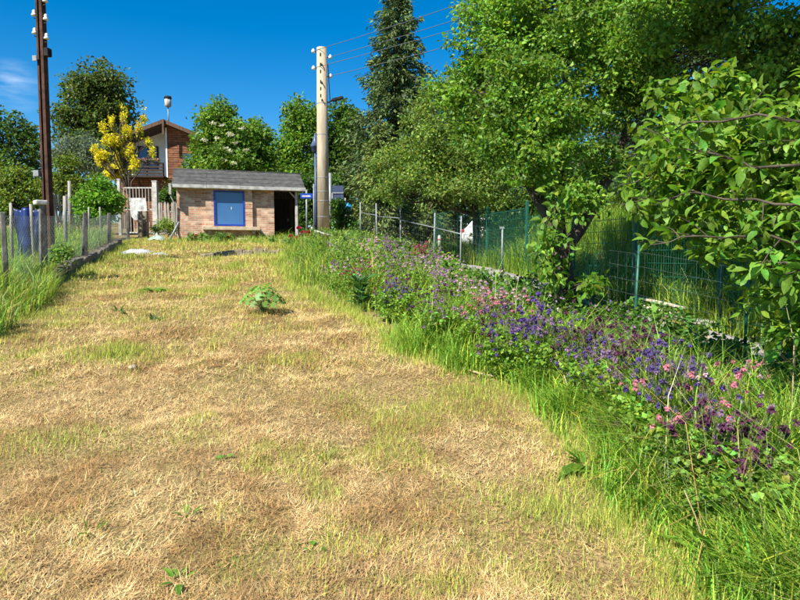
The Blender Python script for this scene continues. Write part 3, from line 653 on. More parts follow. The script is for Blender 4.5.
# old blue lantern post and road signs behind the pole
lb = P(316, 225, 27.5); lb[2] = float(gz(lb[0], 27.5)); lz = lambda py: P(316, py, 27.5)[2] - lb[2]
lp = thing('lantern_post', lb, 'slim blue-grey lantern post close behind the concrete pole', 'street lamp')
MB().tube([(0, 0, -0.1), (0, 0, lz(152))], [0.06, 0.045], 10).build('post', 'lamp_blue', lp)
MB().tube([(0, 0, lz(152)), (0, 0, lz(151)), (0, 0, lz(147)), (0, 0, lz(146.5)), (0, 0, lz(140)), (0, 0, lz(133))], [0.08, 0.16, 0.2, 0.24, 0.1, 0.02], 8).build('lantern', 'lamp_blue', lp)
def sign_post(px, pytop, pybase, d, r, name, label):
    b_ = P(px, pybase, d); b_[2] = float(gz(b_[0], d)); t_ = thing(name, b_, label, 'sign'); h = P(px, pytop, d)[2] - b_[2]
    MB().tube([(0, 0, -0.1), (0, 0, h)], r, 10).build('post', 'galv', t_); return t_, (lambda py: P(px, py, d)[2] - b_[2])
t_, zz = sign_post(307, 190, 238, 28.5, 0.045, 'street_name_sign', 'small blue street name plate on a grey post beside the shed porch')
pl = box('sign_plate', (-0.28, -0.07, zz(198.5)), (0.30, -0.05, zz(193.5)), 'sign_blue', t_); box('sign_lettering', (-0.2, -0.073, zz(197)), (0.2, -0.071, zz(195.4)), 'white_paint', pl)
t_, zz = sign_post(330.5, 173, 240, 26.5, 0.07, 'road_sign', 'dark back of a square road sign on a thick grey post')
bk = box('sign_plate', (0.09, 0.0, zz(200)), (0.58, 0.02, zz(185.5)), 'sign_back', t_); box('rib', (0.09, -0.03, zz(193.5)), (0.58, -0.002, zz(192.3)), 'galv', bk); box('bracket_plate', (0.06, -0.04, zz(199)), (0.13, -0.032, zz(193)), 'galv', bk)
t_, zz = sign_post(345.5, 198, 236, 28, 0.035, 'info_sign', 'small light blue sign with white plate on a thin post')
pl = MB().tube([(0.1, -0.05, zz(207)), (0.1, -0.03, zz(207))], 0.19, 16).build('sign_disc', 'sign_cyan', t_); box('sub_plate', (-0.06, -0.05, zz(216)), (0.26, -0.03, zz(212)), 'old_white', t_)
t_, zz = sign_post(314.2, 184, 236, 28.2, 0.03, 'marker_post', 'thin bare grey post beside the lantern post'); t_['category'] = 'post'

# ------------------------------------------------------------------ left fence: leaning posts, chain-link, edging stones
lf = thing('chain_link_fence', G(float(fence_l(14)), 14), 'old chain-link fence with leaning grey concrete posts along the lawn', 'fence')
LO = np.array(lf.location)
LP = []
for px, pyt, pyb, w, ln in [(7, 212, 300, 0.085, 0.0), (43, 205, 275, 0.13, 0.03), (83.5, 212.5, 268, 0.12, 0.07), (108.5, 213, 256, 0.12, 0.06), (128.5, 212, 246, 0.11, 0.0)]:
    d = {7: 9.1, 43: 11.0, 83.5: 14.0, 108.5: 18.3, 128.5: 22.0}[px]
    x = P(px, pyb, d)[0]; b_ = G(x, d, 0.0); h = P(px, pyt, d)[2] - b_[2]; LP.append((b_, h, ln))
    m = MB(); k = w / 2
    m.add([(-k, -k, -0.3), (k, -k, -0.3), (k, k, -0.3), (-k, k, -0.3), (-k * .8 + ln * h, -k * .8, h), (k * .8 + ln * h, -k * .8, h), (k * .8 + ln * h, k * .8, h), (-k * .8 + ln * h, k * .8, h)],
          [(0, 3, 2, 1), (4, 5, 6, 7), (0, 1, 5, 4), (1, 2, 6, 5), (2, 3, 7, 6), (3, 0, 4, 7)])
    o = m.build('post', 'post_concrete', lf, 0.012); o.location = tuple(b_ - LO); o.rotation_euler.z = R(35) + rng.normal() * 0.1
    if px == 43: box('post_cap', (-0.13 + ln * h, -0.10, h + 0.002), (0.07 + ln * h, 0.10, h + 0.085), 'pale_concrete', o, 0.02)
def mesh_panel(parent, A, B, h0, h1, cell=0.055, r=0.0018, off=np.zeros(3)):
    """diagonal chain-link wires between two posts"""
    A = np.asarray(A, float) - off; B = np.asarray(B, float) - off; L = np.linalg.norm((B - A)[:2]); m = MB(); st = cell * 1.414
    def pt(u, v): return A + (B - A) * (u / L) + np.array([0, 0, h0 + v])
    hh = h1 - h0
    for sgn in (1, -1):
        k = -hh
        while k < L:
            u0, v0 = (k, 0.0); u1, v1 = (k + hh, hh)
            if u0 < 0: v0 += -u0; u0 = 0.0
            if u1 > L: v1 -= u1 - L; u1 = L
            if sgn < 0: v0, v1 = hh - v0, hh - v1
            m.tube([pt(u0, v0), pt(u1, v1)], r, 3, False); k += st
    for v in (0.02, hh * 0.5, hh): m.tube([pt(0, v), pt(L, v)], r * 1.3, 3, False)
    return tag(m.build('wire_mesh', 'wire', parent), kind='stuff')
for a, b_ in zip(LP[:-1], LP[1:]): mesh_panel(lf, a[0], b_[0], 0.1, min(a[1], b_[1]) - 0.05, off=LO)
for px, d in ((140.5, 23.0), (145.5, 23.4)):
    x = P(px, 230, d)[0]; b_ = G(x, d); h = P(px, 211, d)[2] - b_[2]; k = 0.07 if px < 143 else 0.10
    o = MB().box((-k, -k, -0.3), (k, k, h)).build('fence_post', 'dark_stone', None, 0.015); o.location = tuple(b_)
    tag(o, 'slim dark square post at the end of the chain-link fence' if px < 143 else 'thick dark square post beside the slim one before the white gate', 'post')
ed = thing('edging_wall', G(float(fence_l(14)) + 0.1, 14), 'low rough stone edging wall under the chain-link fence', 'wall'); EO = np.array(ed.location)
y = 9.6
while y < 19.5:
    ln_ = 0.26 + rng.random() * 0.3; x = float(fence_l(y + ln_ / 2)) + 0.11; h = 0.21 + rng.random() * 0.07
    so = MB().box((-0.10, -ln_ / 2, -0.2), (0.08, ln_ / 2 - 0.015, h)).build('stone', 'dark_stone', ed, 0.03); so.location = (x - EO[0], y + ln_ / 2 - EO[1], float(gz(x + 0.15, y)) - EO[2]); so.rotation_euler = (0.095, rng.normal() * 0.06, 0.31 + rng.normal() * 0.06); y += ln_ * 0.96
# stakes of the neighbour's plot
for px, pyt, d, w, lab in [(10.5, 203, 12.0, 0.06, 'weathered pale stake standing left of the blue tarpaulin'), (33, 204, 12.6, 0.065, 'weathered pale stake standing before the blue tarpaulin'), (65, 196, 16.0, 0.10, 'broad grey wooden stake behind the rusty steel pole'),
                           (89, 207, 18.5, 0.06, 'thin grey stake behind the chain-link fence, beside the bright green bush'), (101, 207, 19.5, 0.06, 'thin grey stake behind the chain-link fence, below the yellow tree'), (70.5, 181, 23.0, 0.14, 'stout grey wooden post rising above the grey pickets')]:
    x = P(px, 230, d)[0]; b_ = G(x, d); h = P(px, pyt, d)[2] - b_[2]
    o = MB().tube([(0, 0, -0.2), (0.02, 0, h * 0.6), (0.03, 0, h)], [w * 0.55, w * 0.5, w * 0.45], 6).build('wooden_stake', 'grey_wood'); o.location = tuple(b_); o.rotation_euler.z = rng.random() * 3; tag(o, lab, 'stake')
# blue tarpaulin on a rack and a blue drum
d = 13.3; a0 = P(13, 208.5, d); a1 = P(43, 208.5, d); zb_ = float(gz(a0[0], d)) + 0.05
nu, nv = 26, 22; U, Vv = np.meshgrid(np.linspace(0, 1, nu), np.linspace(0, 1, nv))
xx = a0[0] + (a1[0] - a0[0]) * U; zz_ = a0[2] + (zb_ - a0[2]) * Vv - 0.05 * np.sin(U * math.pi) * (1 - Vv); yy = d + 0.10 * np.sin(U * 13 + Vv * 2) * (0.3 + Vv) + 0.16 * (fbm(U * 5, Vv * 4, 2) - 0.5)
iq = np.arange(nu - 1)[None] + np.arange(nv - 1)[:, None] * nu
o = np_obj('tarpaulin', np.stack([xx, yy, zz_], -1).reshape(-1, 3), np.stack([iq, iq + 1, iq + 1 + nu, iq + nu], -1).reshape(-1, 4), 'blue_tarp', smooth=True); sm_ = o.modifiers.new('thick', 'SOLIDIFY'); sm_.thickness = 0.01
tag(o, 'dark blue tarpaulin hanging behind the chain-link fence', 'tarpaulin')
dr_ = G(P(27, 215, 12.9)[0], 12.9); dh = P(27, 208, 12.9)[2] - dr_[2]
dm = thing('plastic_drum', dr_, 'bright blue plastic drum before the dark blue tarpaulin', 'drum')
MB().tube([(0, 0, dh * t) for t in (0, 0.05, 0.3, 0.32, 0.36, 0.38, 0.62, 0.64, 0.68, 0.7, 0.95, 1)], [0.09, 0.11, 0.115, 0.122, 0.122, 0.115, 0.115, 0.122, 0.122, 0.115, 0.11, 0.09], 18).build('barrel', 'blue_plastic', dm)
MB().tube([(0, 0, dh), (0, 0, dh + 0.03)], 0.05, 10).build('lid', 'dark_metal', dm)

# gate, pickets
d = 27.0; g0 = P(124, 200, d)[0]; g1 = P(152, 200, d)[0]; gb = float(gz(g0, d)) + 0.08; gt = P(138, 187, d)[2]
ga = thing('garden_gate', (g0, d, gb), 'white barred metal garden gate with a bleached sheet tied on', 'gate'); gw = g1 - g0; gh = gt - gb
for z0 in (0.0, gh * 0.5, gh - 0.06): box('rail', (0, 0, z0), (gw, 0.05, z0 + 0.055), 'old_white', ga)
for k in range(10): box('bar', (gw * k / 9 - 0.011, -0.014, 0.02), (gw * k / 9 + 0.011, -0.002, gh - 0.005), 'old_white', ga)
U, Vv = np.meshgrid(np.linspace(0, 1, 18), np.linspace(0, 1, 16)); iq = np.arange(17)[None] + np.arange(15)[:, None] * 18
o = np_obj('sheet', np.stack([0.3 + 0.75 * U + 0.1 * (Vv - 0.5), -0.08 + 0.12 * (fbm(U * 5, Vv * 5, 8) - 0.6), gh * 0.76 - gh * 0.46 * Vv * (0.8 + 0.4 * fbm(U * 4, U * 0, 4))], -1).reshape(-1, 3), np.stack([iq, iq + 1, iq + 19, iq + 18], -1).reshape(-1, 4), 'plastic_sheet', ga, smooth=True)
for px, k, lab in ((155.5, 0.10, 'thick white gate post right of the white gate'), (119.5, 0.06, 'slim white gate post left of the white gate')):
    x = P(px, 200, d)[0]; b_ = G(x, d); h = P(px, 182 if px > 140 else 180, d)[2] - b_[2]
    m = MB(); m.box((-k, -k, -0.2), (k, k, h)); m.box((-k * 1.15, -k * 1.15, h + 0.002), (k * 1.15, k * 1.15, h + 0.05)); o = m.build('gate_post', 'old_white'); o.location = tuple(b_); tag(o, lab, 'post')
def pickets(px0, px1, pyt, d0, d1, step, lab, mt='grey_wood', name='picket_fence', wd=0.075, bottom=None):
    A = P(px0, pyt, d0); B = P(px1, pyt, d1); L = np.linalg.norm((B - A)[:2]); n = int(L / step); base = G(A[0], A[1]); t_ = thing(name, base, lab, 'fence'); ang = math.atan2(B[1] - A[1], B[0] - A[0])
    me = [MB().prism([(-wd / 2, 0), (wd / 2, 0), (wd / 2, 0.93), (0, 1), (-wd / 2, 0.93)], -0.011, 0.011, 'y').mesh('picket', mt) for _ in range(2)]
    hs_ = []
    for k in range(n + 1):
        p = A + (B - A) * k / n; gzv = float(gz(p[0], p[1])); h = (p[2] - gzv) * (1 + rng.normal() * 0.02) - 0.04
        o = link(bpy.data.objects.new('picket', me[k % 2]), t_); o.location = (p[0] - base[0], p[1] - base[1], gzv + 0.04 - base[2]); o.scale = (1, 1, h); o.rotation_euler = (rng.normal() * 0.02, rng.normal() * 0.025, ang)
    for f in (0.25, 0.72):
        a_ = A.copy(); a_[2] = base[2] + (A[2] - base[2]) * f; gB = float(gz(B[0], B[1])); b2 = B.copy(); b2[2] = gB + (B[2] - gB) * f
        nrm = np.array([-math.sin(ang), math.cos(ang), 0]) * 0.035
        MB().tube([a_ - base + nrm, b2 - base + nrm], 0.03, 4, phase=0.785).build('rail', mt, t_)
    return t_
pickets(158.5, 178, 202, 26.5, 25.6, 0.115, 'grey weathered picket fence between the white gate and the shed', 'grey_wood')
pickets(50, 81, 193, 24.0, 25.0, 0.125, 'grey weathered picket fence behind the rusty steel pole', 'grey_wood')

# ------------------------------------------------------------------ boundary wire fence on the right
bf = thing('wire_fence', G(float(fence_r(14.5)), 14.5), 'thin wire fence on slim galvanised posts along the flower bed', 'fence'); BO = np.array(bf.location)
ds = [4.0, 5.83, 7.43, 9.1, 11.0, 12.95, 14.6, 17.3, 20.0, 22.4]; BP = []
for k, d in enumerate(ds):
    x = float(fence_r(d)); b_ = G(x, d); h = 1.24 + (0.15 if d > 16 else 0) + rng.normal() * 0.03; BP.append((b_, h))
    if d in (11.0, 5.83):
        o = MB().tube([(0, 0, -0.2), (0, 0, 0.42)], 0.034, 8).build('post_foot', 'dark_metal', bf); o.location = tuple(b_ - BO)
    o = MB().tube([(0, 0, -0.2 if d not in (11.0, 5.83) else 0.42), (rng.normal() * 0.015, 0, h)], 0.016 if d < 16 else 0.022, 8).build('post', 'galv' if d > 10 else 'green_coat', bf); o.location = tuple(b_ - BO)
    if d == 11.0: box('post_plate', (-0.05, -0.02, h - 0.01), (0.03, 0.02, h + 0.03), 'galv', o)
for a, b_ in zip(BP[:-1], BP[1:]):
    m = MB(); h = min(a[1], b_[1])
    for k in range(7): z = 0.1 + (h - 0.18) * k / 6; m.tube([a[0] - BO + [0, 0, z], b_[0] - BO + [0, 0, z]], 0.0022, 3, False)
    L = np.linalg.norm((b_[0] - a[0])[:2]); nn = int(L / 0.16)
    for k in range(nn): p = a[0] + (b_[0] - a[0]) * k / nn - BO; m.tube([p + [0, 0, 0.1], p + [0, 0, h - 0.08]], 0.0016, 3, False)
    tag(m.build('wire_mesh', 'wire', bf), kind='stuff')
    if a[0][1] > 11.5: MB().tube([a[0] - BO + [0.02, 0, h * 0.72], b_[0] - BO + [0.02, 0, h * 0.72]], 0.013, 6).build('rail', 'galv', bf)

# ------------------------------------------------------------------ green double-bar mesh fence beyond the path
gf = thing('green_mesh_fence', G(float(fence_r(11)) + 1.6, 11), 'green welded mesh fence between the path and the grass bank', 'fence'); GO = np.array(gf.location)
gd = [4.5, 6.3, 8.1, 9.8, 11.5, 13.3, 15.3, 17.2, 19.1]; GP = []
for d in gd:
    x = float(fence_r(d)) + 1.6; b_ = G(x, d); h = 1.55; GP.append(b_)
    o = box('post', (-0.03, -0.022, -0.2), (0.03, 0.022, h + (0.12 if d == 13.3 else 0.03)), 'green_coat', gf); o.location = tuple(b_ - GO); o.rotation_euler.z = math.atan2(1, -0.293)
for a, b_ in zip(GP[:-1], GP[1:]):
    L = np.linalg.norm((b_ - a)[:2]); nn = int(L / 0.052); m = MB(); zt = max(a[2], b_[2]); za = min(a[2], b_[2]) + 0.08
    e = (b_ - a) / L; e[2] = 0
    for k in range(nn + 1):
        p = a + (b_ - a) * k / nn - GO; p[2] = 0; m.tube([p + [0, 0, za - GO[2]], p + [0, 0, za + 1.46 - GO[2]]], 0.0034, 3, False)
    for k in range(8):
        z = za + 0.03 + 0.2 * k - GO[2]
        for s in (-1, 1):
            q = np.array([1, 0.293, 0]) * 0.007 * s; A = a - GO + q; A[2] = z; B = b_ - GO + q; B[2] = z; m.tube([A, B], 0.0045, 3, False)
    tag(m.build('mesh_panel', 'green_coat', gf), kind='stuff')

# ------------------------------------------------------------------ far side of the road: board fence, bollard, car
pickets(366, 410, 222, 33, 33.5, 0.135, 'brown board fence across the road behind the wire fence posts', 'fence_board', 'board_fence', 0.12)
pickets(411, 464, 226, 31.5, 31.0, 0.135, 'second run of brown board fence across the road, left of the white car', 'fence_board', 'board_fence', 0.12)
bb = P(439.3, 247, 24.2); bb[2] = float(gz(bb[0], 24.2)); hb = P(439, 235, 24.2)[2] - bb[2]
bo = thing('bollard', bb, 'small grey bollard with a red band beside the road', 'bollard')
MB().tube([(0, 0, -0.1), (0, 0, hb * 0.93), (0, 0, hb)], [0.07, 0.065, 0.03], 12).build('shaft', 'pale_concrete', bo); MB().tube([(0, 0, hb * 0.72), (0, 0, hb * 0.8)], 0.07, 12).build('band', 'red_paint', bo)
cx = P(461.5, 240, 26.0); cg = float(gz(cx[0] + 1, 26)) + 0.05
car = thing('parked_car', (cx[0], 26.0, cg), 'white hatchback car parked on the road behind the grass bank', 'car', rz=R(-8))
prof = [(0.02, 0.42), (0.0, 0.75), (0.05, 0.92), (0.22, 1.08), (0.52, 1.42), (1.1, 1.5), (2.1, 1.46), (2.95, 1.02), (3.9, 0.86), (4.08, 0.62), (4.05, 0.32), (3.7, 0.25), (0.3, 0.28)]
MB().prism(prof, 0.0, 1.7, 'y').build('body', 'car_white', car, 0.06)
MB().prism([(0.62, 1.08), (0.80, 1.36), (1.15, 1.42), (1.55, 1.42), (1.55, 1.05)], -0.012, 0.03, 'y').build('window', 'car_glass', car); MB().prism([(1.62, 1.05), (1.62, 1.42), (2.08, 1.38), (2.75, 1.03)], -0.012, 0.03, 'y').build('window', 'car_glass', car)
MB().add([(0.20, 0.15, 1.10), (0.20, 1.55, 1.10), (0.47, 1.5, 1.40), (0.47, 0.2, 1.40), (0.26, 0.15, 1.08), (0.26, 1.55, 1.08), (0.53, 1.5, 1.38), (0.53, 0.2, 1.38)], [(0, 3, 2, 1), (4, 5, 6, 7), (0, 1, 5, 4), (1, 2, 6, 5), (2, 3, 7, 6), (3, 0, 4, 7)]).build('rear_window', 'car_glass', car)
for y in (-0.012, 1.52): box('tail_light', (-0.015, y, 0.84), (0.13, y + 0.19, 0.97), 'red_plastic', car, 0.02)
for x in (0.78, 3.3):
    for y in (-0.01, 1.52):
        w = MB().tube([(x, y, 0.3), (x, y + 0.19, 0.3)], 0.3, 20).build('wheel', 'tyre', car); MB().tube([(x, y - 0.006, 0.3), (x, y + 0.196, 0.3)], 0.18, 14).build('rim', 'galv', w)
# ------------------------------------------------------------------ trees
def gbase(px, d): x = P(px, 240, d)[0]; return G(x, d, -0.1)
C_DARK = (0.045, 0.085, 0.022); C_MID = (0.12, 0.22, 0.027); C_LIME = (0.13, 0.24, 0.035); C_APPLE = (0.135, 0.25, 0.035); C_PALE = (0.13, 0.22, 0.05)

def simple_tree(name, label, px, d, blobs, nclump, crad, per, L, Wd, col, tr=0.2, cat='tree', **k):
    b = gbase(px, d); top = P(px, blobs[0][1], d); mid = (b + top) / 2 + np.array([0.15, 0, 0])
    return tree(name, label, cat, b, [b, mid, (mid + top) / 2], tr, [blob(q[0], q[1], d + (q[4] if len(q) > 4 else 0), q[2], q[3]) for q in blobs], nclump, crad, per, L, Wd, col, **k)

simple_tree('round_tree', 'large dark olive-green round tree rising behind the rusty steel pole', 97, 50, [(95, 105, 30, 32), (95, 82, 24, 20), (72, 122, 20, 22), (118, 122, 20, 24), (97, 150, 38, 28), (112, 90, 18, 18), (78, 92, 16, 16)], 420, 0.85, 46, 0.26, 0.17, (0.08, 0.12, 0.028), 0.4)
simple_tree('leafy_tree', 'mid green leafy tree at the far end of the neighbouring plot', 8, 46, [(5, 148, 28, 26), (-18, 138, 28, 30), (30, 146, 16, 18), (15, 128, 16, 16), (0, 170, 40, 20), (-50, 150, 34, 36)], 300, 0.8, 44, 0.25, 0.17, (0.07, 0.13, 0.028), 0.3)
simple_tree('grey_willow', 'silvery grey-green shrubby tree left of the yellow tree', 78, 42, [(80, 150, 20, 16), (62, 158, 16, 14), (95, 158, 14, 18)], 140, 0.6, 44, 0.20, 0.09, (0.13, 0.17, 0.13), 0.14, yel=0.05)
yb = gbase(132, 29)
yt = [blob(q[0], q[1], 29 + rng.normal() * 0.5, q[2], q[3]) for q in [(124, 116, 2.6, 11), (127, 131, 5, 7), (112, 122, 3.2, 6), (103, 127, 3, 5), (115, 142, 8, 8), (102, 158, 6, 8), (112, 172, 8, 8), (130, 153, 5, 8), (143, 115, 2.2, 10), (139, 131, 3, 8), (149, 142, 3.2, 5), (152, 152, 3, 6), (124, 168, 6, 9), (95, 150, 3, 6), (135, 165, 4, 8), (107, 140, 4, 8), (119, 156, 5, 8)]]
tree('golden_tree', 'small golden-yellow leaved tree before the chalet', 'tree', yb, [yb, P(130, 195, 29), P(125, 165, 29)], 0.09, yt, 420, 0.10, 18, 0.09, 0.055, (0.68, 0.57, 0.03), twig=0.012, flat=1.7, yel=0.12, var=0.16)
gt = bpy.data.objects['golden_tree']; g = Geo(); cen, own = clump_points(yt, n=90, shell=0.7)
g.add(*foliage(cen - np.array(gt.location) + [0, 0.1, -0.1], 0.16, 22, 0.09, 0.06, (0.16, 0.24, 0.03))); tag(g.build('green_leaves', 'leaf', gt), kind='stuff')
simple_tree('elder_tree', 'fresh green elder with cream flower heads behind the shed', 226, 31, [(222, 135, 24, 30), (208, 150, 18, 22), (240, 148, 18, 24), (222, 112, 13, 13), (225, 165, 36, 18), (196, 160, 9, 12), (212, 122, 12, 14)], 330, 0.5, 50, 0.17, 0.10, C_MID, 0.16)
simple_tree('elder_bush', 'lower elder bush beside the flowering elder, right of it', 255, 32, [(256, 145, 16, 22), (252, 130, 8, 10), (266, 158, 10, 16), (244, 162, 14, 14)], 170, 0.45, 48, 0.16, 0.10, (0.125, 0.235, 0.028), 0.12)
et = bpy.data.objects['elder_tree']
um = MB().add([(0.0, 0, 0)], []) if False else None
g = Geo(); cen = []
for px, py in [(213, 123), (226, 133), (221, 125), (233, 135), (238, 143), (224, 148), (230, 151), (214, 148), (222, 160), (246, 150), (233, 163), (205, 140), (241, 128), (216, 138)]:
    cen.append(P(px + rng.normal() * 1.5, py, 29.6 + rng.normal() * 0.3))
cen = np.array(cen) - np.array(et.location)
g.add(*foliage(cen, 0.16, 40, 0.06, 0.06, (0.62, 0.62, 0.42), yel=0.03, flat=0.4, var=0.1)); tag(g.build('flower_umbels', 'petal', et), kind='stuff')
simple_tree('lime_tree', 'light green deciduous tree left of the concrete pole', 298, 38, [(300, 135, 18, 32), (292, 150, 16, 24), (298, 112, 12, 14), (312, 125, 12, 20), (284, 165, 14, 20), (300, 175, 22, 22)], 300, 0.6, 48, 0.18, 0.12, (0.13, 0.24, 0.03), 0.2)
simple_tree('shade_tree', 'darker deciduous tree right behind the concrete pole', 345, 39, [(340, 120, 16, 18), (352, 130, 16, 20), (335, 145, 18, 24), (355, 160, 20, 24), (340, 180, 22, 20)], 300, 0.6, 46, 0.19, 0.13, (0.085, 0.16, 0.025), 0.22)
# conifer: whorls of drooping boughs
def conifer(name, label, px, d, pytop, pybase, halfw, col, nb=150, per=90, drop=0.35, L=0.20, base_skip=0.1, jag=0.35):
    b = gbase(px, d); top = P(px, pytop, d); Hh = top[2] - b[2]; k = d / FPX
    t = thing(name, b, label, 'tree'); MB().tube([(0, 0, 0), (0, 0, Hh * 0.5), (0, 0, Hh)], [0.25, 0.15, 0.02], 8).build('trunk', 'bark', t)
    z0 = P(px, pybase, d)[2] - b[2]; g = Geo(); mb = MB()
    for i in range(nb):
        f = (i + rng.random()) / nb; z = Hh - 0.15 - (Hh - z0) * f ** 0.9; Rr = halfw * k * (0.10 + 0.90 * f ** 0.6) * (1 - jag + 2 * jag * rng.random()); a = i * 2.399 + rng.normal() * 0.2
        tip = np.array([math.cos(a) * Rr, math.sin(a) * Rr, z - Rr * drop + 0.25 * rng.normal()]); st = np.array([0, 0, z])
        mb.tube([st, (st + tip) / 2 + [0, 0, 0.05 * Rr], tip], [0.03, 0.02, 0.008], 3, False)
        n = int(per * (0.35 + 0.9 * f)); u = rng.random(n) ** 0.7; pos = st + (tip - st) * u[:, None] + rng.normal(size=(n, 3)) * np.array([0.16, 0.16, 0.13]) * (0.4 + Rr * 0.3)
        dd = unit(np.array([math.cos(a), math.sin(a), -0.5]) + rng.normal(size=(n, 3)) * 0.6)
        ls = L * np.exp(rng.normal(0, 0.25, n)); g.add(leaf_geo(pos, dd, unit(rng.normal(size=(n, 3)) + [0, 0, 1]), ls, ls * 0.34), tints(n, np.array(col) * math.exp(rng.normal() * 0.16), 0.2, 0.15))
    tag(mb.build('boughs', 'bark', t), kind='stuff'); tag(g.build('crown', 'needle', t), kind='stuff'); return t
conifer('conifer', 'tall dark pointed conifer rising above the deciduous trees', 397, 36, -14, 190, 53, (0.09, 0.14, 0.042), 280, 130, 0.25, 0.26)
conifer('drooping_larch', 'yellowish drooping larch behind the wire fence', 380, 29, 118, 232, 34, (0.12, 0.17, 0.035), 130, 105, 0.75, 0.2, jag=0.3)
conifer('small_larch', 'small drooping larch beside the larger one across the road', 432, 30, 150, 235, 30, (0.10, 0.15, 0.035), 80, 90, 0.7, 0.2)

simple_tree('far_hedge', 'far dark hedge closing the view behind the left plot', 60, 60, [(40, 195, 40, 16), (-20, 195, 40, 18), (95, 198, 36, 16), (130, 200, 26, 16)], 300, 1.0, 40, 0.3, 0.2, C_DARK, 0.2, 'hedge')
simple_tree('far_hedge', 'far dark hedge closing the view behind the road signs', 350, 58, [(330, 200, 30, 20), (375, 205, 36, 20), (425, 208, 36, 18), (300, 200, 30, 20)], 300, 1.0, 40, 0.3, 0.2, C_DARK, 0.2, 'hedge')
# hedges and bushes, left plot
simple_tree('yellow_bush', 'yellow-green bush behind the blue tarpaulin', 12, 20, [(10, 182, 24, 16), (-18, 185, 24, 22), (34, 186, 14, 14), (5, 205, 34, 16), (20, 168, 10, 8)], 200, 0.34, 40, 0.10, 0.065, (0.15, 0.21, 0.035), 0.08, 'bush')
simple_tree('hedge_bush', 'green bush behind the grey pickets', 62, 27, [(60, 180, 16, 12), (78, 186, 14, 12), (66, 165, 12, 9), (95, 190, 14, 16)], 150, 0.36, 40, 0.12, 0.08, (0.13, 0.19, 0.03), 0.08, 'bush')
simple_tree('bright_bush', 'bright fresh green bush left of the white gate', 99, 22.5, [(99, 195, 15, 12), (88, 206, 14, 10), (113, 200, 10, 12), (102, 184, 8, 7), (98, 215, 18, 10)], 170, 0.25, 46, 0.10, 0.07, (0.13, 0.28, 0.03), 0.06, 'bush')
simple_tree('gate_bush', 'dark small bush between the white gate and the chalet', 170, 29.5, [(171, 193, 8, 10), (163, 198, 6, 6), (176, 202, 7, 8)], 60, 0.3, 40, 0.12, 0.08, (0.07, 0.14, 0.025), 0.06, 'bush')
simple_tree('corner_shrub', 'low green shrub at the left corner of the shed', 166, 23.8, [(167, 226, 9, 7), (158, 228, 6, 5), (174, 229, 5, 5)], 50, 0.2, 40, 0.09, 0.03, (0.16, 0.26, 0.045), 0.03, 'shrub')
simple_tree('currant_bush', 'small leafy bush behind the chain-link fence near the capped post', 60, 11.6, [(62, 250, 8, 6), (54, 260, 7, 6), (68, 258, 6, 5)], 20, 0.12, 20, 0.06, 0.05, (0.15, 0.26, 0.05), 0.02, 'bush')
# bushes round the signs and along the road
simple_tree('sign_bush', 'leafy green bush below the dark road sign', 343, 25.2, [(343, 222, 10, 14), (338, 210, 8, 10), (352, 228, 9, 10), (340, 236, 12, 6)], 110, 0.25, 44, 0.10, 0.07, (0.075, 0.16, 0.028), 0.05, 'bush')
simple_tree('porch_bush', 'dark green shrub between the shed porch and the street sign', 303, 30, [(303, 185, 12, 14), (312, 205, 12, 20), (300, 212, 14, 20), (330, 190, 12, 20)], 150, 0.4, 44, 0.13, 0.09, (0.06, 0.13, 0.022), 0.08, 'bush')
simple_tree('road_bush', 'bluish green bush across the road, left of the board fence', 392, 30.5, [(392, 218, 14, 10), (405, 212, 10, 10), (384, 226, 10, 8)], 100, 0.32, 44, 0.12, 0.08, (0.06, 0.15, 0.04), 0.06, 'bush')

# dense dark trees beyond bank and road (each its own)
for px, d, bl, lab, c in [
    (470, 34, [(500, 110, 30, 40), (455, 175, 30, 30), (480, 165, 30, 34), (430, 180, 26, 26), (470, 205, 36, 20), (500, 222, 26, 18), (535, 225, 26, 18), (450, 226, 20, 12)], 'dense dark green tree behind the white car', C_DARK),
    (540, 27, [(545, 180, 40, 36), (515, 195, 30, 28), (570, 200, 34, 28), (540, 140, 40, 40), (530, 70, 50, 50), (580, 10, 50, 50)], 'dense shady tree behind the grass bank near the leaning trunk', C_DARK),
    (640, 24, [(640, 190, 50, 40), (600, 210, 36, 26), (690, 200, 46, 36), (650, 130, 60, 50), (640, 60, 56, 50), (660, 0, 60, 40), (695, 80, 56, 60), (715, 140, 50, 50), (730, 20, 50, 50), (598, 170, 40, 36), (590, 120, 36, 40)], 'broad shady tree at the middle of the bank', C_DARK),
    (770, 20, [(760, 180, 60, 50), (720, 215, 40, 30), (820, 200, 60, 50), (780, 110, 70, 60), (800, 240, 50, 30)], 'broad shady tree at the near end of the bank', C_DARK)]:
    simple_tree('shade_tree', lab, px, d, bl, 520, 0.6, 46, 0.17, 0.11, c, 0.2)
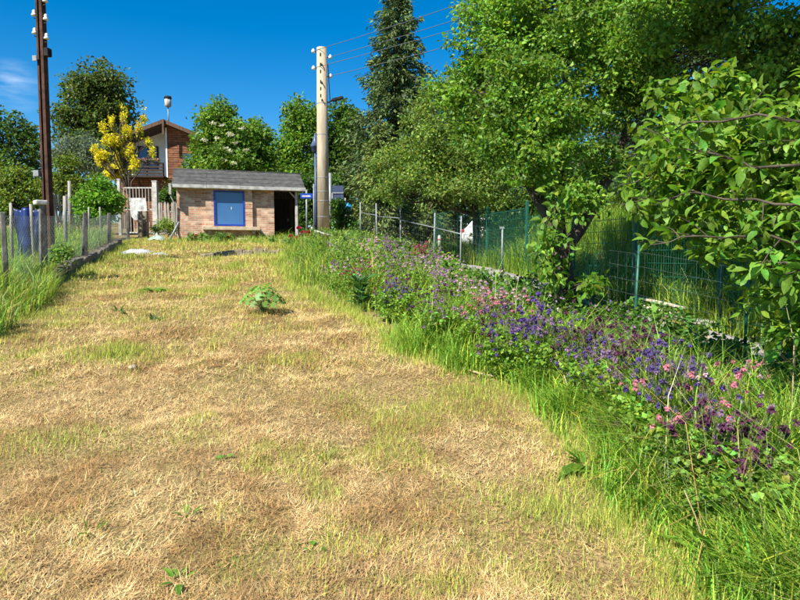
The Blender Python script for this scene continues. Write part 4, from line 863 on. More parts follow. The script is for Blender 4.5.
# loose hedge on top of the bank
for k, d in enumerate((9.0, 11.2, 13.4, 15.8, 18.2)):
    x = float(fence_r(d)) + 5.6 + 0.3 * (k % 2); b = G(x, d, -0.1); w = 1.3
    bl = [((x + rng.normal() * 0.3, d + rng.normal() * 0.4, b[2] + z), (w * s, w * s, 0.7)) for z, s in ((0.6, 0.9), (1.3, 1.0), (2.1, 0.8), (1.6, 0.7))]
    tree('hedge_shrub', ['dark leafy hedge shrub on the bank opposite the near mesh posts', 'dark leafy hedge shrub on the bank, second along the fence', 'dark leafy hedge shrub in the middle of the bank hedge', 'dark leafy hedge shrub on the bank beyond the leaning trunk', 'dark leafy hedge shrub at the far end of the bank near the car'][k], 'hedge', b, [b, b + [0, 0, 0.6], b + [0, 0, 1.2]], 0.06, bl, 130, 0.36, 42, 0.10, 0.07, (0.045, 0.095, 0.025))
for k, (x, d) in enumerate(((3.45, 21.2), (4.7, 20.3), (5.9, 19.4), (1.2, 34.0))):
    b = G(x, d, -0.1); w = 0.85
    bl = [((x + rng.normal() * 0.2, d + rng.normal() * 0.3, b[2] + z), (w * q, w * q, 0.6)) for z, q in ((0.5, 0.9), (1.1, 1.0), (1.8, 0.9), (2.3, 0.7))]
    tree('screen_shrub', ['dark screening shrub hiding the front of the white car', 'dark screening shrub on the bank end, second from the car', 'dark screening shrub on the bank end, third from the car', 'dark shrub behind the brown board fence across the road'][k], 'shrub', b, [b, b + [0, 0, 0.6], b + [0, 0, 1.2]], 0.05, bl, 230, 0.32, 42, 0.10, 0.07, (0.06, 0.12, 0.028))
pickets(575, 612, 224, 17.5, 16.8, 0.14, 'old pale picket fence on the bank behind the green mesh fence', 'old_white', 'picket_fence', 0.07)

# the second fruit tree, paler, on the bank beyond the path
tb = gbase(478, 16.5)
tree('pale_fruit_tree', 'pale green round fruit tree beyond the path, left of the leaning tree', 'tree', tb, [tb, P(476, 215, 16.5), P(470, 180, 16.5)], 0.13,
     [blob(*q) for q in [(455, 120, 16.5, 34, 34), (425, 140, 16.0, 30, 30), (405, 158, 16.5, 20, 24), (440, 165, 16, 36, 26), (490, 120, 17, 40, 40), (480, 165, 16, 36, 26), (470, 88, 17, 30, 26), (415, 178, 15.6, 26, 16), (430, 105, 16.5, 20, 22), (455, 190, 15.5, 34, 14), (388, 165, 16.5, 18, 24), (392, 190, 16, 20, 14), (500, 190, 15.5, 34, 16)]], 760, 0.28, 56, 0.07, 0.046, (0.165, 0.25, 0.05), twig=0.008)

# leaning fruit tree in the bed
ab = G(P(566, 300, 8.0)[0], 8.0, -0.12)
at = thing('fruit_tree', ab, 'large fruit tree with dark leaning trunk in the flower bed', 'tree')
loc = lambda p: np.asarray(p) - ab
fork = loc(P(562, 252, 8.0))
MB().tube([(0, 0, 0), loc(P(566, 290, 8.0)), loc(P(563, 270, 8.0)), fork], [0.19, 0.15, 0.135, 0.13], 12).build('trunk', 'bark', at)
limb_ends = []
for pts, r0 in (([P(552, 226, 8.0), P(540, 205, 8.1), P(525, 180, 8.3), P(505, 130, 8.6), P(490, 70, 9)], 0.085), ([P(578, 232, 8.0), P(598, 200, 8.2), P(620, 150, 8.6), P(640, 80, 9.0), P(650, 0, 9.4)], 0.10), ([P(560, 215, 8.3), P(562, 150, 8.7), P(566, 60, 9.2), P(560, -30, 9.5)], 0.08)):
    pl = [fork] + [loc(p) for p in pts]; MB().tube(pl, np.linspace(r0, 0.02, len(pl)), 8).build('limb', 'bark', at); limb_ends.append(pl)
ablobs = [blob(*q) for q in [(480, 60, 9.0, 34, 40), (460, 95, 8.8, 28, 30), (500, 15, 9.2, 40, 34), (540, -30, 9.4, 60, 40), (520, 90, 8.2, 44, 44), (570, 40, 8.8, 56, 50), (560, 120, 8.0, 44, 36), (500, 140, 8.2, 36, 26), (540, 165, 7.9, 38, 22), (596, 160, 8.2, 26, 18), (620, 90, 8.6, 50, 44), (640, 20, 9.2, 60, 50), (600, -60, 9.6, 80, 50), (470, 130, 8.6, 24, 20), (585, 200, 7.7, 28, 16), (480, 0, 9.6, 22, 22), (655, 40, 7.8, 40, 40), (760, 60, 7.2, 50, 44), (700, 20, 7.6, 50, 40), (790, 20, 7.0, 34, 30), (840, 50, 7.0, 60, 60), (740, -50, 7.4, 60, 40), (830, -60, 7.2, 60, 40)]]
cen, own = clump_points(ablobs, n=1300, shell=0.5); cen = cen - ab
mb = MB()
allp = np.concatenate([np.array([a_ + (b_ - a_) * t_ for a_, b_ in zip(p[1:-1], p[2:]) for t_ in np.linspace(0, 0.9, 7)]) for p in limb_ends])
for q in cen[::3]:
    st = allp[np.argmin(np.linalg.norm(allp - q, axis=1) + rng.random(len(allp)) * 0.4)]; mb.tube(wobble(st, q, 3, 0.15), [0.011, 0.008, 0.005, 0.003], 3, False)
tag(mb.build('twigs', 'bark', at), kind='stuff')
g = Geo(); g.add(*foliage(cen, 0.20 * np.exp(rng.normal(0, 0.25, len(cen))), 76, 0.062, 0.04, C_APPLE, detail=0, clumpvar=0.28)); tag(g.build('crown', 'leaf', at), kind='stuff')
# leafy suckers round the trunk
sc = np.array([loc(P(px, py, 7.6 + rng.normal() * 0.12)) for px, py in [(556, 190), (563, 205), (552, 222), (548, 235), (545, 250), (556, 262), (548, 268), (556, 280), (540, 245), (575, 215), (566, 195), (585, 205), (578, 190), (560, 240), (590, 285), (600, 280), (580, 296)]])
g = Geo(); g.add(*foliage(sc, 0.17, 30, 0.10, 0.062, (0.14, 0.27, 0.035), detail=1, droop=0.3)); tag(g.build('sucker_leaves', 'leaf', at), kind='stuff')
mb = MB(); [mb.tube(wobble(loc(P(562, 290, 7.8)), q, 3, 0.1), [0.01, 0.008, 0.006, 0.003], 4, False) for q in sc]; tag(mb.build('suckers', 'bark', at), kind='stuff')

# apple tree outside the right edge of the view, its boughs reaching in
cb_ = G(3.35, 2.0, -0.1)
ct = thing('apple_tree', cb_, 'near apple tree with large bright leaves on overhanging boughs', 'tree')
loc = lambda p: np.asarray(p) - cb_
cf = np.array([3.3, 2.2, 2.0])
MB().tube([(0, 0, 0), (0.02, 0.05, 0.8), loc(cf)], [0.17, 0.13, 0.11], 12).build('trunk', 'bark', ct)
boughs = [
 [(860, 150, 2.7), (800, 165, 3.1), (740, 160, 3.4), (690, 150, 3.6), (645, 128, 3.75)],
 [(880, 190, 2.7), (800, 205, 3.1), (740, 200, 3.3), (690, 190, 3.5), (620, 205, 3.6)],
 [(880, 220, 2.7), (810, 240, 3.0), (760, 236, 3.1), (700, 236, 3.2), (650, 245, 3.3)],
 [(880, 250, 2.7), (820, 272, 2.9), (785, 262, 3.0), (760, 270, 3.1)],
 [(860, 110, 2.8), (800, 122, 3.2), (740, 118, 3.5), (690, 122, 3.7), (660, 135, 3.8)],
 [(860, 130, 3.2), (790, 145, 3.7), (730, 140, 4.0), (670, 160, 4.2), (620, 185, 4.3)]]
def apple_leaf(seed):
    r = np.random.default_rng(seed); n = 6; V = []; L, Wd = 0.088, 0.052; cur = 0.25 + 0.35 * r.random(); fold = 0.18 + 0.25 * r.random()
    prof = [0.08, 0.55, 0.86, 1.0, 0.92, 0.6, 0.04]
    for i in range(7):
        t = i / 6; y = L * t; z = -cur * L * t * t; w = Wd * 0.5 * prof[i] * (1 + 0.06 * r.normal())
        V += [(-w, y, z + w * fold + 0.002 * r.normal()), (0, y, z), (w, y, z + w * fold + 0.002 * r.normal())]
    V = [(x, y + 0.02, z) for x, y, z in V]; F = []
    for i in range(6):
        a = i * 3; F += [(a, a + 1, a + 4, a + 3), (a + 1, a + 2, a + 5, a + 4)]
    V += [(-0.0009, 0, 0), (0.0009, 0, 0)]; k = len(V); F += [(k - 2, k - 1, 2, 0)]
    V = np.array(V); c = np.array([0.14, 0.27, 0.035]) * math.exp(r.normal() * 0.14); c[0] *= math.exp(r.normal() * 0.15)
    return np_mesh('leaf', V, np.array(F), 'leaf', np.repeat(c[None], len(V), 0) * np.linspace(0.95, 1.05, len(V))[:, None], smooth=True)
LM = [apple_leaf(s) for s in range(12)]
def place_leaf(parent, p, d, nm, s):
    d = Vector(d).normalized(); x = d.cross(Vector(nm)).normalized(); z = x.cross(d)
    M = Matrix((x, d, z)).transposed().to_4x4(); M = Matrix.Translation(Vector(p)) @ M @ Matrix.Scale(s, 4)
    o = bpy.data.objects.new('leaf', LM[rng.integers(len(LM))]); link(o, parent); o.matrix_local = M
nleaf = 0
for pts in boughs:
    pl = [cf] + [P(*q) for q in pts]; pl = [loc(p) for p in pl]
    pl = [q for a_, b_ in zip(pl[:-1], pl[1:]) for q in wobble(a_, b_, 3, 0.16)[:-1]] + [pl[-1]]
    bo_ = MB().tube(pl, np.linspace(0.013, 0.003, len(pl)), 6).build('bough', 'bark', ct); tw = MB()
    arr = np.array(pl[4:]); seg = len(arr) - 1; nt_ = 11
    for k in range(nt_):
        u = min((k + rng.random() * 0.8) / nt_ * seg, seg - 0.01); i0 = min(int(u), seg - 1); p = arr[i0] + (arr[i0 + 1] - arr[i0]) * (u - i0)
        ax = arr[i0 + 1] - arr[i0]; ax /= np.linalg.norm(ax); td = unit(ax * 0.5 + rng.normal(size=3) * [0.6, 0.6, 0.45] + [0, 0, 0.1]); tl = 0.10 + 0.16 * rng.random(); e = p + td * tl
        tw.tube([p, (p + e) / 2 + [0, 0, 0.01], e], [0.0035, 0.0028, 0.0018], 4, False)
        for j in range(4 if k % 3 else 5):
            if nleaf >= 300: break
            f = 0.35 + 0.65 * j / 4; a = j * 2.4 + rng.random(); side = unit(np.cross(td, [0, 0, 1.0])); up_ = np.cross(side, td)
            d_ = unit(td * 0.5 + (side * math.cos(a) + up_ * math.sin(a)) * 0.8 + [0, 0, -0.12]); nm = unit(np.array([0, 0, 1.0]) + rng.normal(size=3) * 0.45)
            place_leaf(bo_, p + td * tl * f, d_, nm, 0.62 + 0.42 * rng.random()); nleaf += 1
    tag(tw.build('spurs', 'bark', bo_), kind='stuff')
cblobs = [((1.9 + a, 4.9 + b2, 5.7 + c), (0.6, 0.6, 0.4)) for a, b2, c in ((0, 0, 0), (0.8, 0.2, 0), (0.4, -0.8, -0.1), (1.0, 0.9, 0.4), (0.2, 0.9, 0.5), (1.5, -0.3, 0.2), (1.7, 0.6, 0.3), (1.2, -1.2, 0.0), (2.2, -0.4, 0.2))] + [blob(*q) for q in [(680, 112, 4.6, 40, 34), (725, 95, 4.8, 36, 30), (800, 330, 3.8, 36, 44), (820, 400, 4.0, 40, 44), (770, 285, 3.8, 30, 22), (720, 252, 4.0, 28, 16), (690, 160, 4.3, 60, 34), (760, 150, 4.0, 60, 40), (780, 220, 3.8, 60, 40), (700, 215, 4.2, 44, 28), (830, 180, 3.6, 60, 60), (840, 270, 3.6, 50, 34), (830, 100, 4.0, 50, 40), (640, 215, 4.4, 14, 10)]]  # first group: unseen overhead crown, added to shade the upper right foliage
cen, own = clump_points(cblobs, n=840, shell=0.6); cen = cen - cb_
g = Geo(); g.add(*foliage(cen, 0.15 * np.exp(rng.normal(0, 0.25, len(cen))), 34, 0.076, 0.046, (0.135, 0.25, 0.03), detail=1, droop=0.25, up=0.9))
hi_ = [((3.3 + a, 2.4 + b2, 3.6 + c), (0.9, 0.9, 0.6)) for a, b2, c in ((0, 0, 0), (0.8, 0.6, 0), (0.5, -0.8, 0.3), (-0.2, 1.3, 0.2), (0.3, 1.6, 0.8), (0.6, 0.4, 0.9))]
c2, own2 = clump_points(hi_, n=150, shell=0.6); c2 = c2 - cb_
g.add(*foliage(c2, 0.25, 34, 0.088, 0.052, (0.10, 0.20, 0.033), detail=0, droop=0.25)); tag(g.build('crown', 'leaf', ct), kind='stuff')
mb = MB()
bl_ = [loc(P(*q)) for q in ((760, -150, 5.0), (690, -190, 4.9))]
for e in bl_:
    pl = wobble(loc(cf) + [0, 0, 0.0], e, 4, 0.12); mb.tube(pl, np.linspace(0.022, 0.008, 5), 6)
    for q in cen[np.argsort(np.linalg.norm(cen - e, axis=1))[:30]]: mb.tube(wobble(pl[2] + (e - pl[2]) * rng.random(), q, 3, 0.12), [0.009, 0.007, 0.005, 0.002], 3, False)
tag(mb.build('limbs', 'bark', ct), kind='stuff')

# sapling with broad leaves at the right border of the bed
sb = G(P(790, 440, 3.7)[0], 3.7); sap = thing('broad_leaf_sapling', sb, 'young sapling with a few broad bright leaves at the shaded bed border', 'sapling')
sp_ = [P(q[0], q[1], 3.6) - sb for q in ((778, 350), (772, 362), (785, 372), (795, 350), (800, 368), (790, 385), (762, 378), (810, 400), (782, 340))]
MB().tube([(0, 0, -0.05), (0.01, 0, 0.35), (0.0, 0, 0.72)], [0.012, 0.009, 0.005], 6).build('stem', 'bark', sap)
for q in sp_: place_leaf(sap, q * [1, 1, 1] - np.array([0, 0, 0]), unit(rng.normal(size=3) * [1, 1, 0.3] + [-0.3, -0.4, -0.25]), unit(np.array([-0.2, -0.2, 1.0]) + rng.normal(size=3) * 0.3), 1.35)
mb = MB(); [mb.tube(wobble((0, 0, 0.3 + 0.4 * rng.random()), q, 3, 0.1), 0.003, 3, False) for q in sp_]; tag(mb.build('twigs', 'bark', sap), kind='stuff')
# ------------------------------------------------------------------ the flower bed
def in_bed(n, y0, y1, power=0.3, m0=0.15, m1=0.15, w=None):
    return scatter(n, y0, y1, power, lambda y: bed_edge(y) + m0, lambda y: (np.minimum(bed_edge(y) + w, fence_r(y) - m1) if w else fence_r(y) - m1))
# leafy ground cover
x, y = in_bed(1700, 2.4, 10.5, 0.4, 0.25); kk = rng.random(len(x)) < 0.12 + 0.88 * sstep(0.2, 0.9, x - bed_edge(y)); x, y = x[kk], y[kk]
hh = 0.04 + 0.26 * rng.random(len(x)) * sstep(0.0, 0.5, x - bed_edge(y))
g = Geo(); g.add(*foliage(np.stack([x, y, gz(x, y) + hh], 1), 0.10, 26, 0.042, 0.036, (0.19, 0.33, 0.035), up=1.2, flat=0.6, clumpvar=0.25)); tag(tag(g.build('bed_foliage', 'leaf'), kind='stuff'), 'low mixed green leaves filling the flower bed', 'foliage')
x, y = in_bed(900, 9.5, 22, 0.2, 0.6); hh = 0.05 + 0.4 * rng.random(len(x))
g = Geo(); g.add(*foliage(np.stack([x, y, gz(x, y) + hh], 1), 0.16, 24, 0.065, 0.05, (0.14, 0.24, 0.045), up=1.0, flat=0.7, clumpvar=0.3)); tag(tag(g.build('weed_foliage', 'leaf'), kind='stuff'), 'tangled green weeds at the far end of the flower bed', 'foliage')
# leaves under the fence and tree on the right
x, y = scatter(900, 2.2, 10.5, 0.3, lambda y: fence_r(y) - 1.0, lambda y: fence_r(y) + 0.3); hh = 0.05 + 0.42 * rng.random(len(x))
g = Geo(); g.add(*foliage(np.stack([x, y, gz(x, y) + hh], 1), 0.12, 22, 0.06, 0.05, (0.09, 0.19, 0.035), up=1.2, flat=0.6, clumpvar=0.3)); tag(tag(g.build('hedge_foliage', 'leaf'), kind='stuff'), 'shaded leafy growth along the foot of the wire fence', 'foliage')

# columbines
PINK = (0.62, 0.22, 0.30); LILAC = (0.30, 0.18, 0.32); VIOLET = (0.125, 0.075, 0.29); MAROON = (0.105, 0.03, 0.075); PALE = (0.62, 0.42, 0.46); CRIM = (0.32, 0.05, 0.10)
def columbine_flower(col, seed, s=1.0):
    r = np.random.default_rng(seed); g = Geo(); n = 6
    for ring, (tilt, L, Wd, z) in enumerate(((1.05, 0.019, 0.014, 0.0), (0.35, 0.019, 0.014, 0.004), (2.1, 0.012, 0.006, 0.004))):
        a = np.arange(n) * 6.283 / n + ring * 0.5 + r.normal(size=n) * 0.1; d = np.stack([np.cos(a) * math.sin(tilt), np.sin(a) * math.sin(tilt), -math.cos(tilt) + 0 * a], 1)
        nm = np.stack([np.cos(a) * math.cos(tilt), np.sin(a) * math.cos(tilt), math.sin(tilt) + 0 * a], 1); pos = np.zeros((n, 3)); pos[:, 2] = z
        g.add(leaf_geo(pos, d, nm, L * s, Wd * s, 0.2), np.clip(np.repeat(np.array(col)[None], n, 0) * (0.85, 1.25, 0.8)[ring] * np.exp(r.normal(0, 0.12, (n, 1))), 0, 0.8))
    return g
FLW = {}
for nm_, c in (('pink', PINK), ('lilac', LILAC), ('violet', VIOLET), ('maroon', MAROON), ('pale', PALE), ('crimson', CRIM)):
    FLW[nm_] = [columbine_flower(np.array(c) * math.exp(rng.normal() * 0.1), k, 1.05).mesh('flower', 'petal') for k in range(3)]
KIND = {'pink': ('pink columbine with nodding blooms in the flower bed', 'pink columbines in the bed'), 'lilac': ('lilac columbine with nodding blooms in the flower bed', 'lilac columbines in the bed'), 'violet': ('blue-violet columbine with nodding blooms in the flower bed', 'violet columbines in the bed'),
        'maroon': ('dark maroon columbine with nodding blooms in the flower bed', 'maroon columbines in the bed'), 'pale': ('pale rose columbine with nodding blooms in the flower bed', 'pale columbines in the bed'), 'crimson': ('crimson columbine with nodding blooms in the flower bed', 'crimson columbines in the bed')}
def stem_tube(mb, base, tip, r0=0.0032):
    mid = (np.asarray(base) * 0.4 + np.asarray(tip) * 0.6) + np.array([rng.normal() * 0.02, rng.normal() * 0.02, 0]); mb.tube([base, mid, tip], [r0, r0 * 0.8, r0 * 0.5], 3, False)
MATS['stem'] = mat('stem', (0.09, 0.15, 0.04), (0.16, 0.15, 0.07), 20, 0.7)
FOL = []
for k in range(5):
    g = Geo(); n = 26; a = rng.random(n) * 6.283; rr = 0.04 + 0.16 * rng.random(n); cen = np.stack([np.cos(a) * rr, np.sin(a) * rr, 0.06 + 0.36 * rng.random(n)], 1)
    g.add(*foliage(cen, 0.055, 12, 0.034, 0.032, (0.18, 0.31, 0.045), up=1.6, flat=0.35)); FOL.append(g.mesh('leaves', 'leaf'))
ZONES = [('beside the tall dry pale stalk', 1.75, 3.6), ('beside the broad-leaved sapling', 2.5, 3.8), ('before the weathered planks', 2.2, 6.3), ('at the foot of the leaning fruit tree', 1.9, 7.7), ('beside the galvanised post with the dark foot', 1.5, 10.6),
         ('where the lawn edge curves', 0.6, 6.6), ('by the long meadow grass', -1.0, 11.5), ('along the far wire fence posts', -0.2, 17.0), ('before the concrete pole', -2.6, 18.5), ('above the tall rim grass', 1.5, 5.0)]
def columbine(kind, x, y, nf=9, hmin=0.45, hmax=0.8, single=True, fs=1.0):
    b = G(x, y); z_ = min(ZONES, key=lambda q: (q[1] - x) ** 2 + (q[2] - y) ** 2)[0]; t = thing('columbine', b, KIND[kind][0].replace('in the flower bed', z_), 'flower', KIND[kind][1].replace('in the bed', z_))
    o = link(bpy.data.objects.new('leaves', FOL[rng.integers(5)]), t); o.rotation_euler.z = rng.random() * 6; o['kind'] = 'stuff'
    mb = MB(); fl = []
    nst = max(2, nf // 3)
    tips = []
    for s in range(nst):
        a = rng.random() * 6.283; r_ = 0.05 + 0.16 * rng.random(); tip = np.array([math.cos(a) * r_, math.sin(a) * r_, rng.uniform(hmin, hmax)]); stem_tube(mb, (0.02 * math.cos(a), 0.02 * math.sin(a), 0), tip); tips.append(tip)
    for i in range(nf):
        tp = tips[i % nst]; q = tp + rng.normal(size=3) * [0.035, 0.035, 0.05] - [0, 0, 0.03]; mb.tube([tp - [0, 0, 0.08], (tp + q) / 2 + [0, 0, 0.03], q], 0.0014, 3, False); fl.append(q)
    tag(mb.build('stems', 'stem', t), kind='stuff')
    if single:
        for q in fl:
            o = link(bpy.data.objects.new('flower', FLW[kind][rng.integers(3)]), t); o.location = tuple(q); o.rotation_euler = (rng.normal() * 0.5, rng.normal() * 0.5, rng.random() * 6); o.scale = (fs * rng.uniform(0.9, 1.35),) * 3
    else:
        V = []; F = []; C = []; n = 0
        for q in fl:
            gq = columbine_flower(KC[kind] * np.exp(rng.normal() * 0.15), int(rng.integers(1e6)), 1.5 * fs); Vq = np.concatenate([v for v in gq.V]) + q; V.append(Vq); F.append(np.concatenate(gq.F) + n); C.append(np.concatenate(gq.C)); n += len(Vq)
        tag(np_obj('flowers', np.concatenate(V), np.concatenate(F), 'petal', t, np.concatenate(C)), kind='stuff')
KC = {k: np.array(c) for k, c in (('pink', PINK), ('lilac', LILAC), ('violet', VIOLET), ('maroon', MAROON), ('pale', PALE), ('crimson', CRIM))}
def at_top(px, py, h):
    """ground spot under a flower head seen at pixel px, py standing h above the ground"""
    lo, hi = 1.5, 30.0
    for _ in range(40):
        m = 0.5 * (lo + hi); p = P(px, py, m)
        if p[2] - h > float(gz(p[0], m)): lo = m
        else: hi = m
    return P(px, py, lo)
def bed_spot(px, py, h):
    for _ in range(8):
        p = at_top(px, py, h)
        if p[0] > bed_edge(p[1]) + 0.3: break
        h *= 0.85
    return h, p
near = [('pink', 665, 396), ('pink', 650, 390), ('pink', 645, 400), ('pink', 672, 402), ('pink', 727, 352), ('pink', 735, 362), ('pink', 740, 350), ('pink', 722, 372), ('pink', 690, 372), ('pink', 700, 374), ('pink', 648, 438), ('pink', 612, 366), ('pink', 682, 362), ('pink', 688, 445), ('pale', 730, 374), ('pale', 745, 372), ('pale', 755, 366),
        ('violet', 652, 352), ('violet', 632, 362), ('violet', 645, 375), ('violet', 666, 360), ('violet', 680, 365), ('violet', 625, 376), ('violet', 612, 352), ('violet', 600, 360), ('violet', 640, 340), ('violet', 655, 344), ('violet', 698, 360), ('violet', 671, 374), ('violet', 590, 345), ('violet', 575, 335), ('violet', 553, 305), ('violet', 540, 312), ('violet', 520, 320), ('violet', 560, 318), ('violet', 545, 330), ('violet', 665, 418), ('violet', 694, 398), ('violet', 692, 412), ('violet', 605, 340), ('violet', 585, 360), ('violet', 560, 345), ('violet', 600, 372),
        ('maroon', 722, 396), ('maroon', 718, 404), ('maroon', 735, 402), ('maroon', 750, 410), ('maroon', 725, 412), ('maroon', 718, 436), ('maroon', 728, 440), ('maroon', 752, 450), ('maroon', 765, 448), ('maroon', 620, 325), ('maroon', 610, 318), ('maroon', 635, 328), ('maroon', 648, 330), ('maroon', 600, 326), ('maroon', 628, 338), ('maroon', 590, 325), ('maroon', 640, 418), ('maroon', 650, 414), ('maroon', 660, 336), ('maroon', 580, 318), ('maroon', 617, 312),
        ('lilac', 745, 404), ('lilac', 740, 398), ('lilac', 615, 330), ('lilac', 645, 362), ('lilac', 605, 345), ('lilac', 640, 352), ('lilac', 560, 330), ('lilac', 530, 318), ('lilac', 570, 350), ('lilac', 620, 348), ('lilac', 634, 370), ('lilac', 585, 340), ('lilac', 548, 318)]
near = near + [(k_, a_ + rng.normal() * 7, b_ + rng.normal() * 4) for k_, a_, b_ in near if k_ in ('violet', 'maroon', 'lilac')] + [('maroon' if rng.random() < 0.45 else 'violet' if rng.random() < 0.5 else 'lilac', x_, 301 + (x_ - 480) * 0.24 + abs(rng.normal()) * 16) for x_ in rng.uniform(480, 720, 44)]
for kind, px, py in near:
    h, p = bed_spot(px, py, rng.uniform(0.45, 0.7))
    columbine(kind, p[0], p[1], int(rng.integers(6, 12)), h * 0.72, h * 1.06, fs=1.15 if p[1] < 5 else 1.4)
far = [('pink', 470, 305), ('pink', 498, 300), ('pink', 480, 298), ('pink', 525, 296), ('pale', 510, 290), ('pink', 460, 312), ('pale', 440, 262), ('pale', 430, 258), ('lilac', 452, 265), ('pale', 460, 272), ('lilac', 436, 252), ('lilac', 428, 262), ('pale', 446, 255), ('lilac', 440, 274), ('crimson', 415, 248), ('crimson', 420, 244), ('lilac', 425, 250), ('pale', 412, 256), ('pale', 470, 280), ('lilac', 478, 285),
       ('lilac', 388, 236), ('lilac', 375, 238), ('pale', 368, 240), ('lilac', 395, 242), ('pale', 382, 246), ('lilac', 400, 252), ('pale', 360, 245), ('crimson', 356, 265), ('crimson', 361, 261), ('pale', 365, 260), ('pale', 372, 262), ('lilac', 392, 262), ('crimson', 384, 280), ('pink', 296, 257), ('pale', 302, 257), ('lilac', 340, 256), ('pale', 336, 258), ('crimson', 343, 270),
       ('violet', 392, 288), ('violet', 396, 282), ('violet', 388, 292), ('maroon', 402, 280), ('maroon', 395, 296), ('lilac', 432, 305), ('lilac', 455, 300), ('violet', 465, 320), ('violet', 505, 312), ('maroon', 490, 296), ('maroon', 500, 322), ('violet', 515, 330), ('lilac', 408, 300), ('maroon', 432, 290), ('lilac', 445, 310), ('maroon', 468, 330)]
for kind, px, py in far:
    for rep in range(1 + (py < 300 and px > 385)):
        h, p = bed_spot(px + rng.normal() * 3, py + rng.normal() * 2, rng.uniform(0.5, 0.8))
        if p[1] > 21 or p[0] > fence_r(p[1]) - 0.05: p = np.array([min(p[0], float(fence_r(min(p[1], 21))) - 0.1), min(p[1], 21)])
        columbine(kind, p[0], p[1], int(rng.integers(9, 15)), h * 0.75, h * 1.08, single=False, fs=1.0 if p[1] < 10 else 1.3)
# scattered flower heads too small and many to count
g = Geo(); x, y = in_bed(800, 6.5, 20, 0.1, 0.9, 0.1); fb = fbm(x * 1.2, y * 1.2, 41); kk = rng.random(len(x)) < sstep(0.42, 0.62, fb); x, y = x[kk], y[kk]; n = len(x)
cl = np.array([PALE, LILAC, LILAC, VIOLET, MAROON])[rng.integers(0, 5, n)]
g.add(*[(lambda q: (leaf_geo(q, rand_dir(len(q)), rand_dir(len(q)), 0.03 * np.exp(rng.normal(0, 0.2, len(q))), 0.026), tints(len(q), np.repeat(cl, 4, 0), 0.2, 0.05)))(np.repeat(np.stack([x, y, gz(x, y) + rng.uniform(0.25, 0.6, n)], 1), 4, 0) + rng.normal(size=(4 * n, 3)) * 0.02)][0])
tag(tag(g.build('flower_scatter', 'petal'), kind='stuff'), 'small mixed blossoms scattered through the flower bed', 'flowers')

# ------------------------------------------------------------------ peonies and roses by the shed
def peony(px, py, d, heads, lab, col=(0.50, 0.02, 0.03), bush=True, w=0.35):
    x = P(px, py, d)[0]; b = G(x, d); t = thing('peony', b, lab, 'flower'); mb = MB()
    g = Geo(); n = 26 if bush else 8; a = rng.random(n) * 6.283; rr = w * rng.random(n) ** 0.5; cen = np.stack([np.cos(a) * rr, np.sin(a) * rr * 0.7, 0.04 + rng.random(n) * (0.24 if bush else 0.15)], 1)
    g.add(*foliage(cen, 0.11, 18, 0.10, 0.04, (0.12, 0.22, 0.05), up=0.9)); tag(g.build('leaves', 'leaf', t), kind='stuff')
    for hx, hy in heads:
        q = P(hx, hy, d) - b; stem_tube(mb, (q[0] * 0.4, 0, 0), q, 0.005)
        gg = Geo(); N = 46; dd = rand_dir(N); dd[:, 2] = np.abs(dd[:, 2]) - 0.25; gg.add(leaf_geo(q - [0, 0, 0.0] + dd * 0.03, unit(dd + [0, 0, 0.4]), dd[:, [1, 2, 0]], 0.075, 0.07, 0.3), tints(N, np.array(col), 0.2, 0.04)); gg.build('flower_head', 'petal', t)
    tag(mb.build('stems', 'stem', t), kind='stuff')
peony(199, 240, 21.9, [(196, 236.5)], 'peony with one red bloom left of the sandstone block')
peony(224, 240, 21.8, [(229, 237)], 'leafy peony with one red bloom before the window ledge')
peony(271, 250, 21.2, [(272, 247.5)], 'single low red bloom before the right end of the shed wall', bush=False, w=0.15)
peony(296, 246, 19.6, [(298.5, 238), (297, 240), (299, 228.5), (291, 237), (303, 233)], 'broad peony bush with several crimson blooms before the porch', (0.42, 0.02, 0.05), w=0.5)
peony(313, 245, 19.4, [(310, 236), (326, 238), (308, 233)], 'second crimson peony bush at the foot of the concrete pole', (0.40, 0.03, 0.05), w=0.45)

# ------------------------------------------------------------------ plants on the lawn
def rosette(name, px, py, n, L, Wd, col, lab, cat, up=0.5, stem=0.0, detail=1, lift=0.02):
    p = groundpix(px, py); b = G(p[0], p[1]); t = thing(name, b, lab, cat); g = Geo(); a = rng.random(n) * 6.283; el = rng.uniform(0.15, 1.0, n) * up
    d = np.stack([np.cos(a) * np.cos(el), np.sin(a) * np.cos(el), np.sin(el)], 1); pos = np.stack([np.cos(a) * 0.03, np.sin(a) * 0.03, lift + stem * rng.random(n)], 1); nm = np.stack([-np.cos(a) * np.sin(el), -np.sin(a) * np.sin(el), np.cos(el)], 1)
    ls = L * np.exp(rng.normal(0, 0.25, n)); g.add(leaf_geo(pos, d, nm, ls, ls * Wd / L, 0.15, detail, 0.25), tints(n, col, 0.18, 0.12)); tag(g.build('leaves', 'leaf', t), kind='stuff'); return t
hp = groundpix(263, 313); hb_ = G(hp[0], hp[1]); hol = thing('hollyhock_plant', hb_, 'round leafy green mallow plant alone on the lawn', 'plant')
mb = MB()
